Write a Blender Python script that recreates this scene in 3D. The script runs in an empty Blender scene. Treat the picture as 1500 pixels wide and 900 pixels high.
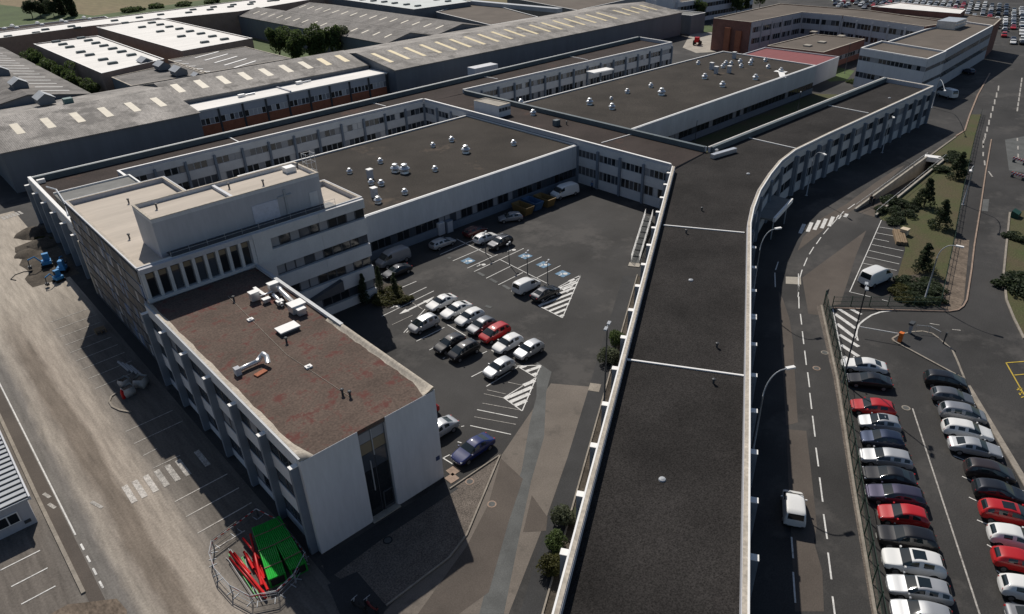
import bpy, bmesh, math, random
from mathutils import Vector, Matrix
from mathutils.geometry import tessellate_polygon
random.seed(7)
R = math.radians
S = bpy.context.scene
COL = S.collection

# ------------------------------------------------------------------ camera
CAMH = 46.0
CX = Vector((0.73294769, -0.67951087, -0.03244475))
CU = Vector((0.36159956, 0.34875121, 0.86464927))
CF = Vector((0.57622343, 0.64547469, -0.50132722))
FPX = 1030.23
cam = bpy.data.cameras.new('camera')
cam.lens = FPX / 1500 * 36
cam.sensor_width = 36
cam.clip_start = 0.5
cam.clip_end = 6000
camo = bpy.data.objects.new('camera', cam)
COL.objects.link(camo)
m = Matrix((( CX.x, CU.x, -CF.x, 0), (CX.y, CU.y, -CF.y, 0), (CX.z, CU.z, -CF.z, CAMH), (0, 0, 0, 1)))
camo.matrix_world = m
S.camera = camo

def P(px, py, z=0.0):
    """ground position (x, y) of a surveyed point of the 1500x900 photograph at height z"""
    d = CF + CX * ((px - 750) / FPX) - CU * ((py - 450) / FPX)
    t = (z - CAMH) / d.z
    return (d.x * t, d.y * t)

# ------------------------------------------------------------------ light
SUN = Vector((0.405, 0.905, 0.99)).normalized()
world = bpy.data.worlds.new('World')
S.world = world
world.use_nodes = True
nt = world.node_tree
bg = nt.nodes['Background']
sky = nt.nodes.new('ShaderNodeTexSky')
sky.sky_type = 'NISHITA'
sky.sun_disc = False
sky.sun_elevation = math.asin(SUN.z)
sky.sun_rotation = math.atan2(SUN.x, SUN.y)
sky.dust_density = 1.0
sky.ozone_density = 2.0
nt.links.new(sky.outputs[0], bg.inputs[0])
bg.inputs[1].default_value = 0.06
sl = bpy.data.lights.new('sun', 'SUN')
sl.energy = 4.2
sl.angle = R(0.53)
sl.color = (1.0, 0.94, 0.86)
so = bpy.data.objects.new('sun', sl)
so.rotation_euler = SUN.to_track_quat('Z', 'Y').to_euler()
so.location = (0, 0, 120)
COL.objects.link(so)
S.view_settings.view_transform = 'Standard'
S.view_settings.look = 'None'
S.view_settings.gamma = 1
S.view_settings.exposure = 0.0

# ------------------------------------------------------------------ materials
MATS = {}
def mat(name, col, rough=0.85, var=0.25, scale=0.6, fine=0.0, fscale=14, col2=None, bump=0.0, metal=0.0, coat=0.0,
        spec=0.3, stretch=(1, 1, 1), c3=None, c3thr=0.62, c3scale=0.35, emit=None):
    if name in MATS: return MATS[name]
    M = bpy.data.materials.new(name); M.use_nodes = True; MATS[name] = M
    n = M.node_tree.nodes; l = M.node_tree.links
    b = n['Principled BSDF']
    b.inputs['Roughness'].default_value = rough
    b.inputs['Metallic'].default_value = metal
    b.inputs['Specular IOR Level'].default_value = spec
    b.inputs['Coat Weight'].default_value = coat
    b.inputs['Coat Roughness'].default_value = 0.04
    c = (*col, 1)
    if var == 0 and fine == 0 and c3 is None:
        b.inputs['Base Color'].default_value = c; return M
    geo = n.new('ShaderNodeNewGeometry')
    mp = n.new('ShaderNodeMapping'); mp.inputs['Scale'].default_value = stretch
    l.new(geo.outputs['Position'], mp.inputs[0])
    nz = n.new('ShaderNodeTexNoise'); nz.inputs['Scale'].default_value = scale
    nz.inputs['Detail'].default_value = 6; nz.inputs['Roughness'].default_value = 0.62
    l.new(mp.outputs[0], nz.inputs[0])
    rmp = n.new('ShaderNodeMapRange'); rmp.inputs[1].default_value = 0.3; rmp.inputs[2].default_value = 0.7
    l.new(nz.outputs[0], rmp.inputs[0])
    mx = n.new('ShaderNodeMixRGB')
    d = col2 if col2 else tuple(min(1, v * (1 + var)) for v in col)
    a = col if col2 else tuple(v * (1 - var) for v in col)
    mx.inputs[1].default_value = (*a, 1); mx.inputs[2].default_value = (*d, 1)
    l.new(rmp.outputs[0], mx.inputs[0])
    out = mx.outputs[0]
    if fine or bump:
        nf = n.new('ShaderNodeTexNoise'); nf.inputs['Scale'].default_value = fscale; nf.inputs['Detail'].default_value = 3
        l.new(mp.outputs[0], nf.inputs[0])
    if fine:
        r2 = n.new('ShaderNodeMapRange'); r2.inputs[1].default_value = 0.25; r2.inputs[2].default_value = 0.75
        r2.inputs[3].default_value = 1 - fine; r2.inputs[4].default_value = 1 + fine
        l.new(nf.outputs[0], r2.inputs[0])
        m2 = n.new('ShaderNodeMixRGB'); m2.blend_type = 'MULTIPLY'; m2.inputs[0].default_value = 1
        l.new(out, m2.inputs[1]); l.new(r2.outputs[0], m2.inputs[2]); out = m2.outputs[0]
    if c3:
        n3 = n.new('ShaderNodeTexNoise'); n3.inputs['Scale'].default_value = c3scale; n3.inputs['Detail'].default_value = 8
        n3.inputs['Roughness'].default_value = 0.72
        l.new(geo.outputs['Position'], n3.inputs[0])
        r3 = n.new('ShaderNodeMapRange'); r3.inputs[1].default_value = c3thr; r3.inputs[2].default_value = c3thr + 0.09
        l.new(n3.outputs[0], r3.inputs[0])
        m3 = n.new('ShaderNodeMixRGB'); m3.inputs[2].default_value = (*c3, 1)
        l.new(r3.outputs[0], m3.inputs[0]); l.new(out, m3.inputs[1]); out = m3.outputs[0]
    l.new(out, b.inputs['Base Color'])
    if bump:
        bp = n.new('ShaderNodeBump'); bp.inputs['Strength'].default_value = bump; bp.inputs['Distance'].default_value = 0.05
        l.new(nf.outputs[0], bp.inputs['Height']); l.new(bp.outputs[0], b.inputs['Normal'])
    return M

def corrugated(name, col, axis, pitch=0.35):
    """sheet roofing: waves across `axis`, blotchy weathering"""
    M = mat(name, col, 0.8, 0.42, 0.2, 0.3, 3.0, stretch=(1, 0.35, 1) if axis == 'X' else (0.35, 1, 1), c3=tuple(v*0.52 for v in col), c3thr=0.52, c3scale=0.16)
    n = M.node_tree.nodes; l = M.node_tree.links; b = n['Principled BSDF']
    w = n.new('ShaderNodeTexWave'); w.bands_direction = axis; w.inputs['Scale'].default_value = 0.314 / pitch
    g = n.new('ShaderNodeNewGeometry'); l.new(g.outputs['Position'], w.inputs[0])
    bp = n.new('ShaderNodeBump'); bp.inputs['Strength'].default_value = 0.7; bp.inputs['Distance'].default_value = 0.06
    l.new(w.outputs['Fac'], bp.inputs['Height']); l.new(bp.outputs[0], b.inputs['Normal'])
    return M

M_field = mat('field', (0.21, 0.155, 0.09), 0.95, 0.35, 0.012, 0.2, 0.4, col2=(0.115, 0.12, 0.045), stretch=(1, 0.25, 1))
M_green = mat('meadow', (0.07, 0.1, 0.035), 0.95, 0.3, 0.02, 0.2, 0.6)
M_asph = mat('asphalt', (0.042, 0.0405, 0.039), 0.85, 0.34, 0.09, 0.3, 9, spec=0.25, c3=(0.07, 0.066, 0.062), c3thr=0.53, c3scale=0.075)
M_asph2 = mat('asphalt_dark', (0.039, 0.039, 0.0395), 0.85, 0.25, 0.25, 0.25, 10, spec=0.25)
M_asph3 = mat('asphalt_worn', (0.092, 0.077, 0.065), 0.9, 0.2, 0.2, 0.2, 10)
M_asph3b = mat('asphalt_pale', (0.152, 0.131, 0.111), 0.9, 0.16, 0.25, 0.16, 8, c3=(0.11, 0.096, 0.082), c3thr=0.56, c3scale=0.4)
M_asph4 = mat('asphalt_patch', (0.1, 0.103, 0.1), 0.9, 0.25, 0.4, 0.2, 10)
M_asphL = mat('asphalt_dusty', (0.13, 0.115, 0.098), 0.9, 0.3, 0.14, 0.18, 7, col2=(0.22, 0.19, 0.155), stretch=(1.6, 0.4, 1))
M_dust = mat('pale_dust', (0.34, 0.285, 0.22), 0.95, 0.3, 0.3, 0.2, 6, col2=(0.2, 0.17, 0.14), stretch=(2.0, 0.22, 1))
M_dirt = mat('dirt', (0.15, 0.118, 0.09), 0.98, 0.4, 0.7, 0.4, 5, bump=0.5, stretch=(1, 0.5, 1))
M_soil = mat('soil', (0.07, 0.058, 0.045), 0.98, 0.5, 0.5, 0.4, 5, bump=0.6, c3=(0.05, 0.07, 0.025))
M_gravel = mat('gravel', (0.13, 0.11, 0.093), 0.95, 0.2, 0.8, 0.6, 8, bump=0.7)
M_grass = mat('lawn', (0.058, 0.078, 0.024), 0.95, 0.3, 0.16, 0.35, 5, col2=(0.09, 0.068, 0.04), bump=0.3)
M_white = mat('marking_white', (0.62, 0.61, 0.58), 0.7, 0.15, 1.2, 0.25, 8, c3=(0.22, 0.21, 0.2), c3thr=0.585, c3scale=2.6)
M_whiteW = mat('marking_worn', (0.36, 0.34, 0.31), 0.8, 0.35, 2.0, 0.45, 7)
M_whiteF = mat('marking_faded', (0.5, 0.47, 0.43), 0.8, 0.25, 2.0, 0.35, 7, c3=(0.24, 0.21, 0.18), c3thr=0.55, c3scale=2.2)
M_yellowM = mat('marking_yellow', (0.5, 0.36, 0.05), 0.8, 0.2, 1.2)
M_blueM = mat('marking_blue', (0.13, 0.23, 0.33), 0.8, 0.2, 1.5, 0.2, 8)
M_kerb = mat('kerb_concrete', (0.27, 0.24, 0.2), 0.9, 0.2, 0.8, 0.2, 5)
M_kerbP = mat('kerb_reddish', (0.3, 0.22, 0.17), 0.9, 0.2, 0.8, 0.2, 5)
M_conc = mat('concrete', (0.36, 0.33, 0.28), 0.9, 0.18, 0.4, 0.12, 4)
M_roofD = mat('roof_gravel_dark', (0.028, 0.0255, 0.024), 0.95, 0.42, 0.12, 0.7, 9, bump=0.5, spec=0.15)
M_roofH = mat('roof_gravel_brown', (0.046, 0.04, 0.034), 0.95, 0.25, 0.12, 0.4, 5, bump=0.4, spec=0.15, c3=(0.1, 0.078, 0.06), c3thr=0.6, c3scale=0.09)
M_roofW = mat('roof_gravel_back', (0.046, 0.036, 0.032), 0.95, 0.25, 0.15, 0.4, 5, bump=0.4, spec=0.15, c3=(0.085, 0.05, 0.04), c3thr=0.58, c3scale=0.12)
M_roofF = mat('roof_mossy', (0.108, 0.078, 0.062), 0.95, 0.24, 0.3, 0.34, 5, bump=0.3, c3=(0.115, 0.044, 0.036), c3thr=0.53, c3scale=0.6)
M_roofB = mat('roof_beige', (0.5, 0.44, 0.37), 0.9, 0.1, 0.35, 0.05, 4, stretch=(0.25, 2.0, 1))
M_roofG = mat('roof_felt_grey', (0.19, 0.19, 0.18), 0.9, 0.15, 0.4, 0.1, 5)
M_roofT = mat('roof_felt_brown', (0.12, 0.1, 0.082), 0.95, 0.2, 0.12, 0.2, 4)
M_roofWh = mat('roof_white', (0.78, 0.755, 0.71), 0.8, 0.1, 0.2, 0.05, 3, stretch=(0.3, 1.5, 1))
M_paint = mat('wall_white', (0.6, 0.605, 0.62), 0.75, 0.055, 0.5, 0.04, 4, stretch=(1, 1, 0.15))
M_paintG = mat('wall_grey', (0.45, 0.455, 0.48), 0.8, 0.06, 0.5, 0.04, 4, stretch=(1, 1, 0.15))
M_wallH = mat('wall_hall', (0.52, 0.53, 0.54), 0.8, 0.07, 0.5, 0.06, 3, stretch=(1, 1, 0.2))
M_wallD = mat('wall_recess', (0.1, 0.1, 0.105), 0.8, 0.1, 1)
M_panel = mat('facade_panel', (0.55, 0.55, 0.55), 0.7, 0.07, 0.6, 0.05, 5)
M_col = mat('column_blue_grey', (0.17, 0.2, 0.24), 0.7, 0.08, 1)
M_cap = mat('cap_white', (0.82, 0.81, 0.78), 0.6, 0.04, 2)
M_capC = mat('coping_stone', (0.45, 0.4, 0.33), 0.85, 0.2, 0.6, 0.25, 4)
M_duct = mat('parapet_membrane', (0.1, 0.125, 0.135), 0.55, 0.15, 0.6)
M_clad = mat('cladding_grey', (0.15, 0.165, 0.185), 0.6, 0.12, 0.4, stretch=(1, 1, 0.15))
M_cladL = mat('cladding_pale', (0.4, 0.42, 0.44), 0.6, 0.1, 0.4)
M_brick = mat('brick', (0.36, 0.135, 0.075), 0.9, 0.15, 0.8, 0.2, 6)
M_brickT = mat('brick_tan', (0.3, 0.215, 0.175), 0.9, 0.12, 0.5, 0.12, 4)
M_brickD = mat('brick_dark', (0.23, 0.11, 0.085), 0.9, 0.15, 0.5, 0.15, 4)
M_redroof = mat('red_roof', (0.22, 0.06, 0.06), 0.7, 0.12, 0.4, stretch=(0.3, 3, 1))
M_corX = corrugated('hangar_sheet_x', (0.275, 0.255, 0.232), 'X')
M_corY = corrugated('hangar_sheet_y', (0.155, 0.143, 0.132), 'Y')
M_skyl = mat('skylight_sheet', (0.62, 0.56, 0.44), 0.6, 0.12, 0.8)
M_skylY = mat('skylight_yellowed', (0.72, 0.6, 0.36), 0.6, 0.12, 0.8)
M_dome = mat('dome_grey', (0.1, 0.125, 0.13), 0.35, 0.1, 1)
M_metal = mat('galvanised', (0.62, 0.63, 0.64), 0.35, 0.1, 2, metal=0.6)
M_pole = mat('pole_grey', (0.36, 0.38, 0.4), 0.5, 0.1, 2)
M_poleD = mat('pole_dark', (0.06, 0.065, 0.07), 0.5, 0.1, 2)
M_black = mat('black', (0.015, 0.015, 0.016), 0.6, 0)
M_tyre = mat('tyre', (0.02, 0.02, 0.02), 0.85, 0)
M_rim = mat('rim', (0.4, 0.4, 0.42), 0.35, 0, metal=0.8)
M_glass = mat('glass_dark', (0.018, 0.022, 0.026), 0.06, 0, spec=0.6)
M_glassM = mat('glass_mid', (0.06, 0.07, 0.085), 0.08, 0, spec=0.6)
M_blind = mat('glass_blind', (0.26, 0.27, 0.29), 0.25, 0, spec=0.5)
M_blindW = mat('glass_blind_white', (0.5, 0.5, 0.5), 0.3, 0, spec=0.5)
M_blindT = mat('glass_blind_tan', (0.22, 0.18, 0.12), 0.3, 0, spec=0.5)
M_carglass = mat('car_glass', (0.012, 0.018, 0.02), 0.03, 0, spec=0.8)
M_frame = mat('window_frame', (0.36, 0.37, 0.38), 0.5, 0)
M_frameD = mat('window_frame_dark', (0.07, 0.075, 0.085), 0.5, 0)
M_light = mat('headlight', (0.75, 0.77, 0.8), 0.08, 0, spec=0.8)
M_tail = mat('taillight', (0.4, 0.015, 0.015), 0.15, 0, spec=0.6)
M_plate = mat('plate', (0.7, 0.7, 0.66), 0.5, 0)
def leafy(M, w=0.45):
    n = M.node_tree.nodes; l = M.node_tree.links; b = n['Principled BSDF']; out = n['Material Output']
    t = n.new('ShaderNodeBsdfTranslucent'); mx = n.new('ShaderNodeMixShader'); mx.inputs[0].default_value = w
    src = b.inputs['Base Color'].links[0].from_socket; l.new(src, t.inputs[0]); l.new(b.outputs[0], mx.inputs[1]); l.new(t.outputs[0], mx.inputs[2]); l.new(mx.outputs[0], out.inputs[0])
    return M
M_bark = mat('bark', (0.09, 0.07, 0.05), 0.95, 0.3, 3)
M_leaf = mat('leaf', (0.085, 0.12, 0.04), 0.7, 0.45, 0.8)
M_leafD = mat('leaf_dark', (0.05, 0.068, 0.034), 0.7, 0.45, 0.8)
M_leafG = mat('leaf_grey', (0.11, 0.125, 0.075), 0.7, 0.4, 0.9)
M_leafO = mat('leaf_olive', (0.08, 0.08, 0.025), 0.7, 0.45, 0.8)
for _m in (M_leaf, M_leafD, M_leafG, M_leafO): leafy(_m)
M_fence = mat('fence_green', (0.02, 0.045, 0.032), 0.6, 0)
M_red = mat('plastic_red', (0.5, 0.014, 0.016), 0.4, 0.08, 2)
M_greenP = mat('plastic_green', (0.012, 0.34, 0.035), 0.4, 0.1, 2)
M_greyP = mat('plastic_grey', (0.3, 0.3, 0.3), 0.5, 0.1, 2)
M_orange = mat('orange_paint', (0.62, 0.16, 0.03), 0.5, 0.1, 2)
M_blueP = mat('machine_blue', (0.05, 0.24, 0.5), 0.45, 0.12, 2)
M_yellowP = mat('skip_yellow', (0.2, 0.13, 0.05), 0.6, 0.15, 2)
M_blueS = mat('skip_blue', (0.06, 0.12, 0.22), 0.6, 0.15, 2)
M_bag = mat('bag_white', (0.5, 0.49, 0.47), 0.9, 0.15, 3)
M_wood = mat('wood', (0.22, 0.16, 0.1), 0.9, 0.2, 2)
M_signB = mat('sign_blue', (0.02, 0.05, 0.13), 0.5, 0)
M_skin = mat('skin', (0.4, 0.25, 0.18), 0.6, 0)
M_cloth = mat('cloth_dark', (0.02, 0.022, 0.03), 0.9, 0)
M_clothB = mat('cloth_blue', (0.1, 0.16, 0.28), 0.9, 0)
def tape_mat():
    M = mat('barrier_tape', (0.7, 0.7, 0.7), 0.5, 0.1, 2)
    n = M.node_tree.nodes; l = M.node_tree.links; b = n['Principled BSDF']
    w = n.new('ShaderNodeTexWave'); w.inputs['Scale'].default_value = 0.9; w.bands_direction = 'DIAGONAL'
    g = n.new('ShaderNodeNewGeometry'); l.new(g.outputs['Position'], w.inputs[0])
    cr = n.new('ShaderNodeValToRGB'); cr.color_ramp.interpolation = 'CONSTANT'
    cr.color_ramp.elements[0].color = (0.55, 0.02, 0.02, 1); cr.color_ramp.elements[1].color = (0.75, 0.75, 0.75, 1)
    cr.color_ramp.elements[1].position = 0.5
    l.new(w.outputs['Fac'], cr.inputs[0]); l.new(cr.outputs[0], b.inputs['Base Color'])
    return M
M_tape = tape_mat()

def forecourt_mat():
    M = bpy.data.materials.new('forecourt_dusty'); M.use_nodes = True; n = M.node_tree.nodes; l = M.node_tree.links; b = n['Principled BSDF']
    b.inputs['Roughness'].default_value = 0.95; b.inputs['Specular IOR Level'].default_value = 0.2
    g = n.new('ShaderNodeNewGeometry'); sp = n.new('ShaderNodeSeparateXYZ'); l.new(g.outputs['Position'], sp.inputs[0])
    def noise(sc, st, det=7, ro=0.65):
        mp = n.new('ShaderNodeMapping'); mp.inputs['Scale'].default_value = st; l.new(g.outputs['Position'], mp.inputs[0])
        z = n.new('ShaderNodeTexNoise'); z.inputs['Scale'].default_value = sc; z.inputs['Detail'].default_value = det; z.inputs['Roughness'].default_value = ro; l.new(mp.outputs[0], z.inputs[0]); return z.outputs[0]
    def math_(op, a, c):
        q = n.new('ShaderNodeMath'); q.operation = op
        for i, v in enumerate((a, c)):
            if isinstance(v, (int, float)): q.inputs[i].default_value = v
            else: l.new(v, q.inputs[i])
        return q.outputs[0]
    wob = math_('MULTIPLY', math_('SUBTRACT', noise(0.35, (1, 0.3, 1)), 0.5), 2.0)
    x = math_('ADD', sp.outputs[0], wob)
    far = n.new('ShaderNodeMapRange'); far.inputs[1].default_value = 92; far.inputs[2].default_value = 112; l.new(math_('ADD', sp.outputs[1], math_('MULTIPLY', wob, 5.0)), far.inputs[0])
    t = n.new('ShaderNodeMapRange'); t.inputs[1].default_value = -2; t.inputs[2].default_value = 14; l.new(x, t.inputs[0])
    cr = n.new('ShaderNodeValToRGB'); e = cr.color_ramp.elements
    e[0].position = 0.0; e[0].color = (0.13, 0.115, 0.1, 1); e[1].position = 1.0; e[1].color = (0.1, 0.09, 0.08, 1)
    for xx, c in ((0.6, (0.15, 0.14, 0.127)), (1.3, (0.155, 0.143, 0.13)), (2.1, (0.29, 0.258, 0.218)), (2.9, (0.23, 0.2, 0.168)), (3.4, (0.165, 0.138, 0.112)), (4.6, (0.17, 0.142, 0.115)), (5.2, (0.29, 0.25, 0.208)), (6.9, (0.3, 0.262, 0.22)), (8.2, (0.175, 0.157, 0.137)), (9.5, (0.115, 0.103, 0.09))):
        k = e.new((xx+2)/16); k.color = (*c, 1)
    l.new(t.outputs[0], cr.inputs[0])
    m1 = n.new('ShaderNodeMixRGB'); m1.inputs[2].default_value = (0.34, 0.3, 0.25, 1); l.new(far.outputs[0], m1.inputs[0]); l.new(cr.outputs[0], m1.inputs[1])
    str_ = n.new('ShaderNodeMapRange'); str_.inputs[1].default_value = 0.3; str_.inputs[2].default_value = 0.7; str_.inputs[3].default_value = 0.82; str_.inputs[4].default_value = 1.4; l.new(noise(1.1, (1.6, 0.16, 1)), str_.inputs[0])
    fin = n.new('ShaderNodeMapRange'); fin.inputs[1].default_value = 0.3; fin.inputs[2].default_value = 0.7; fin.inputs[3].default_value = 0.8; fin.inputs[4].default_value = 1.2; l.new(noise(5.0, (1, 1, 1), 4), fin.inputs[0])
    m2 = n.new('ShaderNodeMixRGB'); m2.blend_type = 'MULTIPLY'; m2.inputs[0].default_value = 1; l.new(m1.outputs[0], m2.inputs[1]); l.new(math_('MULTIPLY', str_.outputs[0], fin.outputs[0]), m2.inputs[2])
    l.new(m2.outputs[0], b.inputs['Base Color'])
    bp = n.new('ShaderNodeBump'); bp.inputs['Strength'].default_value = 0.4; bp.inputs['Distance'].default_value = 0.06; l.new(noise(3.0, (1, 0.5, 1)), bp.inputs['Height']); l.new(bp.outputs[0], b.inputs['Normal'])
    return M
M_fore = forecourt_mat()

# ------------------------------------------------------------------ mesh tools
class MB:
    def __init__(s): s.v = []; s.f = []; s.m = []; s.k = 0
    def mi(s, k): s.k = k; return s
    def add(s, vs, fs):
        o = len(s.v); s.v += [tuple(v) for v in vs]
        for f in fs: s.f.append(tuple(i + o for i in f)); s.m.append(s.k)
        return s
    def box(s, x0, x1, y0, y1, z0, z1):
        return s.add([(x0,y0,z0),(x1,y0,z0),(x1,y1,z0),(x0,y1,z0),(x0,y0,z1),(x1,y0,z1),(x1,y1,z1),(x0,y1,z1)],
                     [(3,2,1,0),(4,5,6,7),(0,1,5,4),(1,2,6,5),(2,3,7,6),(3,0,4,7)])
    def obox(s, p, q, w, z0, z1, off=0.0):
        """box along p->q, width w centred at lateral offset off (left positive)"""
        d = Vector((q[0]-p[0], q[1]-p[1])); d.normalize(); n = Vector((-d.y, d.x))
        a = Vector(p[:2]) + n*(off+w/2); b = Vector(q[:2]) + n*(off+w/2); c = Vector(q[:2]) + n*(off-w/2); e = Vector(p[:2]) + n*(off-w/2)
        return s.prism([a, e, c, b], z0, z1)
    def prism(s, poly, z0, z1, bottom=True, top=True):
        n = len(poly); poly = [(p[0], p[1]) for p in poly]
        ar = sum(poly[i][0]*poly[(i+1)%n][1] - poly[(i+1)%n][0]*poly[i][1] for i in range(n))
        if ar < 0: poly = poly[::-1]
        za = z0 if isinstance(z0, (list, tuple)) else [z0]*n
        vs = [(p[0], p[1], za[i]) for i, p in enumerate(poly)] + [(p[0], p[1], z1) for p in poly]
        fs = [(i, (i+1)%n, n+(i+1)%n, n+i) for i in range(n)]
        tris = None
        if n > 4:
            tris = tessellate_polygon([[Vector((p[0], p[1], 0)) for p in poly]])
            tris = [fix(t, poly) for t in tris]
        if top: fs += [tuple(n+i for i in t) for t in tris] if tris else [tuple(range(n, 2*n))]
        if bottom: fs += [tuple(reversed(t)) for t in tris] if tris else [tuple(reversed(range(n)))]
        return s.add(vs, fs)
    def sheet(s, poly, z):
        n = len(poly)
        tris = [fix(t, poly) for t in tessellate_polygon([[Vector((p[0], p[1], 0)) for p in poly]])]
        return s.add([(p[0], p[1], z) for p in poly], tris)
    def tube(s, pts, r, n=8, caps=True):
        pts = [Vector(p) for p in pts]; rs = r if isinstance(r, (list, tuple)) else [r]*len(pts)
        vs = []; fs = []
        for i, p in enumerate(pts):
            d = (pts[min(i+1, len(pts)-1)] - pts[max(i-1, 0)]).normalized()
            a = d.cross(Vector((0, 0, 1)))
            if a.length < 1e-3: a = Vector((1, 0, 0))
            a.normalize(); b = a.cross(d)
            for k in range(n):
                t = 2*math.pi*k/n; vs.append(p + (a*math.cos(t) + b*math.sin(t))*rs[i])
        for i in range(len(pts)-1):
            for k in range(n): fs.append((i*n+k, i*n+(k+1)%n, (i+1)*n+(k+1)%n, (i+1)*n+k))
        if caps: fs += [tuple(range(n)), tuple(reversed(range((len(pts)-1)*n, len(pts)*n)))]
        return s.add(vs, fs)
    def lathe(s, prof, n=12, c=(0, 0, 0)):
        vs = []; fs = []
        for r, z in prof:
            for k in range(n): t = 2*math.pi*k/n; vs.append((c[0]+r*math.cos(t), c[1]+r*math.sin(t), c[2]+z))
        for i in range(len(prof)-1):
            for k in range(n): fs.append((i*n+k, i*n+(k+1)%n, (i+1)*n+(k+1)%n, (i+1)*n+k))
        fs += [tuple(reversed(range(n))), tuple(range((len(prof)-1)*n, len(prof)*n))]
        return s.add(vs, fs)
    def mesh(s, name, off=(0, 0, 0), smooth=False):
        me = bpy.data.meshes.new(name)
        me.from_pydata([(v[0]-off[0], v[1]-off[1], v[2]-off[2]) for v in s.v], [], s.f)
        for i, p in enumerate(me.polygons): p.material_index = s.m[i]; p.use_smooth = smooth
        me.update()
        return me
def fix(t, poly):
    a, b, c = [poly[i] for i in t]
    return tuple(t) if (b[0]-a[0])*(c[1]-a[1]) - (b[1]-a[1])*(c[0]-a[0]) > 0 else tuple(reversed(t))

def put(name, me, mats, parent=None, loc=(0, 0, 0), rz=0.0, label=None, cat=None, group=None, kind=None, objmat=False):
    if not isinstance(mats, (list, tuple)): mats = [mats]
    o = bpy.data.objects.new(name, me)
    if objmat:
        while len(me.materials) < len(mats): me.materials.append(None)
        for i, mm in enumerate(mats):
            o.material_slots[i].link = 'OBJECT'; o.material_slots[i].material = mm
    elif len(me.materials) == 0:
        for mm in mats: me.materials.append(mm)
    o.location = loc; o.rotation_euler = (0, 0, rz)
    if parent: o.parent = parent
    tag(o, label, cat, group, kind); COL.objects.link(o)
    return o
def tag(o, label=None, cat=None, group=None, kind=None):
    if label: o['label'] = label
    if cat: o['category'] = cat
    if group: o['group'] = group
    if kind: o['kind'] = kind
def empty(name, loc, label, cat, group=None, rz=0.0):
    o = bpy.data.objects.new(name, None); o.location = loc; o.rotation_euler = (0, 0, rz); o.empty_display_size = 0.5
    tag(o, label, cat, group); COL.objects.link(o); return o
def part(name, mb, mats, parent, smooth=False, kind=None, label=None):
    """a part modelled in world coordinates under an unrotated thing"""
    return put(name, mb.mesh(name, parent.location, smooth), mats, parent, kind=kind, label=label)
def copy_tree(o, parent=None):
    c = o.copy(); COL.objects.link(c); c.parent = parent
    for ch in o.children: copy_tree(ch, c)
    return c
def inset(poly, d):
    n = len(poly); out = []
    ar = sum(poly[i][0]*poly[(i+1)%n][1] - poly[(i+1)%n][0]*poly[i][1] for i in range(n)); s = 1 if ar > 0 else -1
    for i in range(n):
        p0, p1, p2 = Vector(poly[i-1]), Vector(poly[i]), Vector(poly[(i+1)%n])
        a = (p1-p0).normalized(); b = (p2-p1).normalized()
        n1 = Vector((-a.y, a.x))*s; n2 = Vector((-b.y, b.x))*s
        k = (n1+n2); k = k / max(0.3, 1 + n1.dot(n2)); out.append(tuple(p1 + k*d))
    return out
def ring(mb, poly, w, z0, z1, skip=()):
    """parapet ring of width w inside poly"""
    q = inset(poly, w); n = len(poly)
    for i in range(n):
        if i not in skip: mb.prism([poly[i], poly[(i+1)%n], q[(i+1)%n], q[i]], z0, z1)
    return mb

# ------------------------------------------------------------------ ground
def poly_obj(name, pts, z, mt, kind='structure', parent=None, label=None, cat=None, holes=None):
    if holes:
        allp = list(pts) + [p for h in holes for p in h]
        tr = tessellate_polygon([[Vector((p[0], p[1], 0)) for p in pts]] + [[Vector((p[0], p[1], 0)) for p in h] for h in holes])
        mb = MB().add([(p[0], p[1], z) for p in allp], [fix(t, allp) for t in tr])
    else: mb = MB().sheet(pts, z)
    return put(name, mb.mesh(name), mt, parent, kind=kind if not parent else None, label=label, cat=cat)
def jag(a, b, n, amp, seed=0):
    rnd = random.Random(seed); out = []
    for i in range(n):
        t = i / n; out.append((a[0]+(b[0]-a[0])*t + rnd.uniform(-amp, amp), a[1]+(b[1]-a[1])*t + rnd.uniform(-amp, amp)*0.3))
    return out

TR = [(113.2, 41.6), (147.6, 43.3), (148.6, 40.6), (113.0, 38.4)]       # underpass trench
ground = poly_obj('ground', [(-900, -700), (2600, -700), (2600, 2600), (-900, 2600)], 0.0, M_field, holes=[TR])
yard = poly_obj('asphalt_yard', [(-40, -40), (120, -40), (255, 25), (420, 60), (430, 150), (330, 215), (280, 240), (235, 215), (215, 190), (-40, 190)], 0.006, M_asph, holes=[TR])
def sheet(name, pts, z, mt, parent=None): return poly_obj(name, pts, z, mt, parent=parent)
# west forecourt
fore = sheet('forecourt', [(-40, 0), (13.0, 0), (13.6, 41), (13.6, 150), (-40, 150)], 0.010, M_fore)
sheet('soil_bed', jag((8.8, 113), (10.2, 133), 10, 0.5, 9) + jag((15.4, 133), (14.8, 110.5), 10, 0.3, 10), 0.022, M_soil)
sheet('dirt_strip', jag((-14, 49.5), (-1.4, 50.4), 16, 0.4, 11) + jag((0.8, 48.2), (1.8, 30), 12, 0.4, 12) + [(-14, 30)], 0.02, M_dirt)
sheet('asphalt_strip', [(-0.85, 20), (0.1, 20), (0.1, 125), (-0.95, 125)], 0.014, M_asph3)
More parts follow.
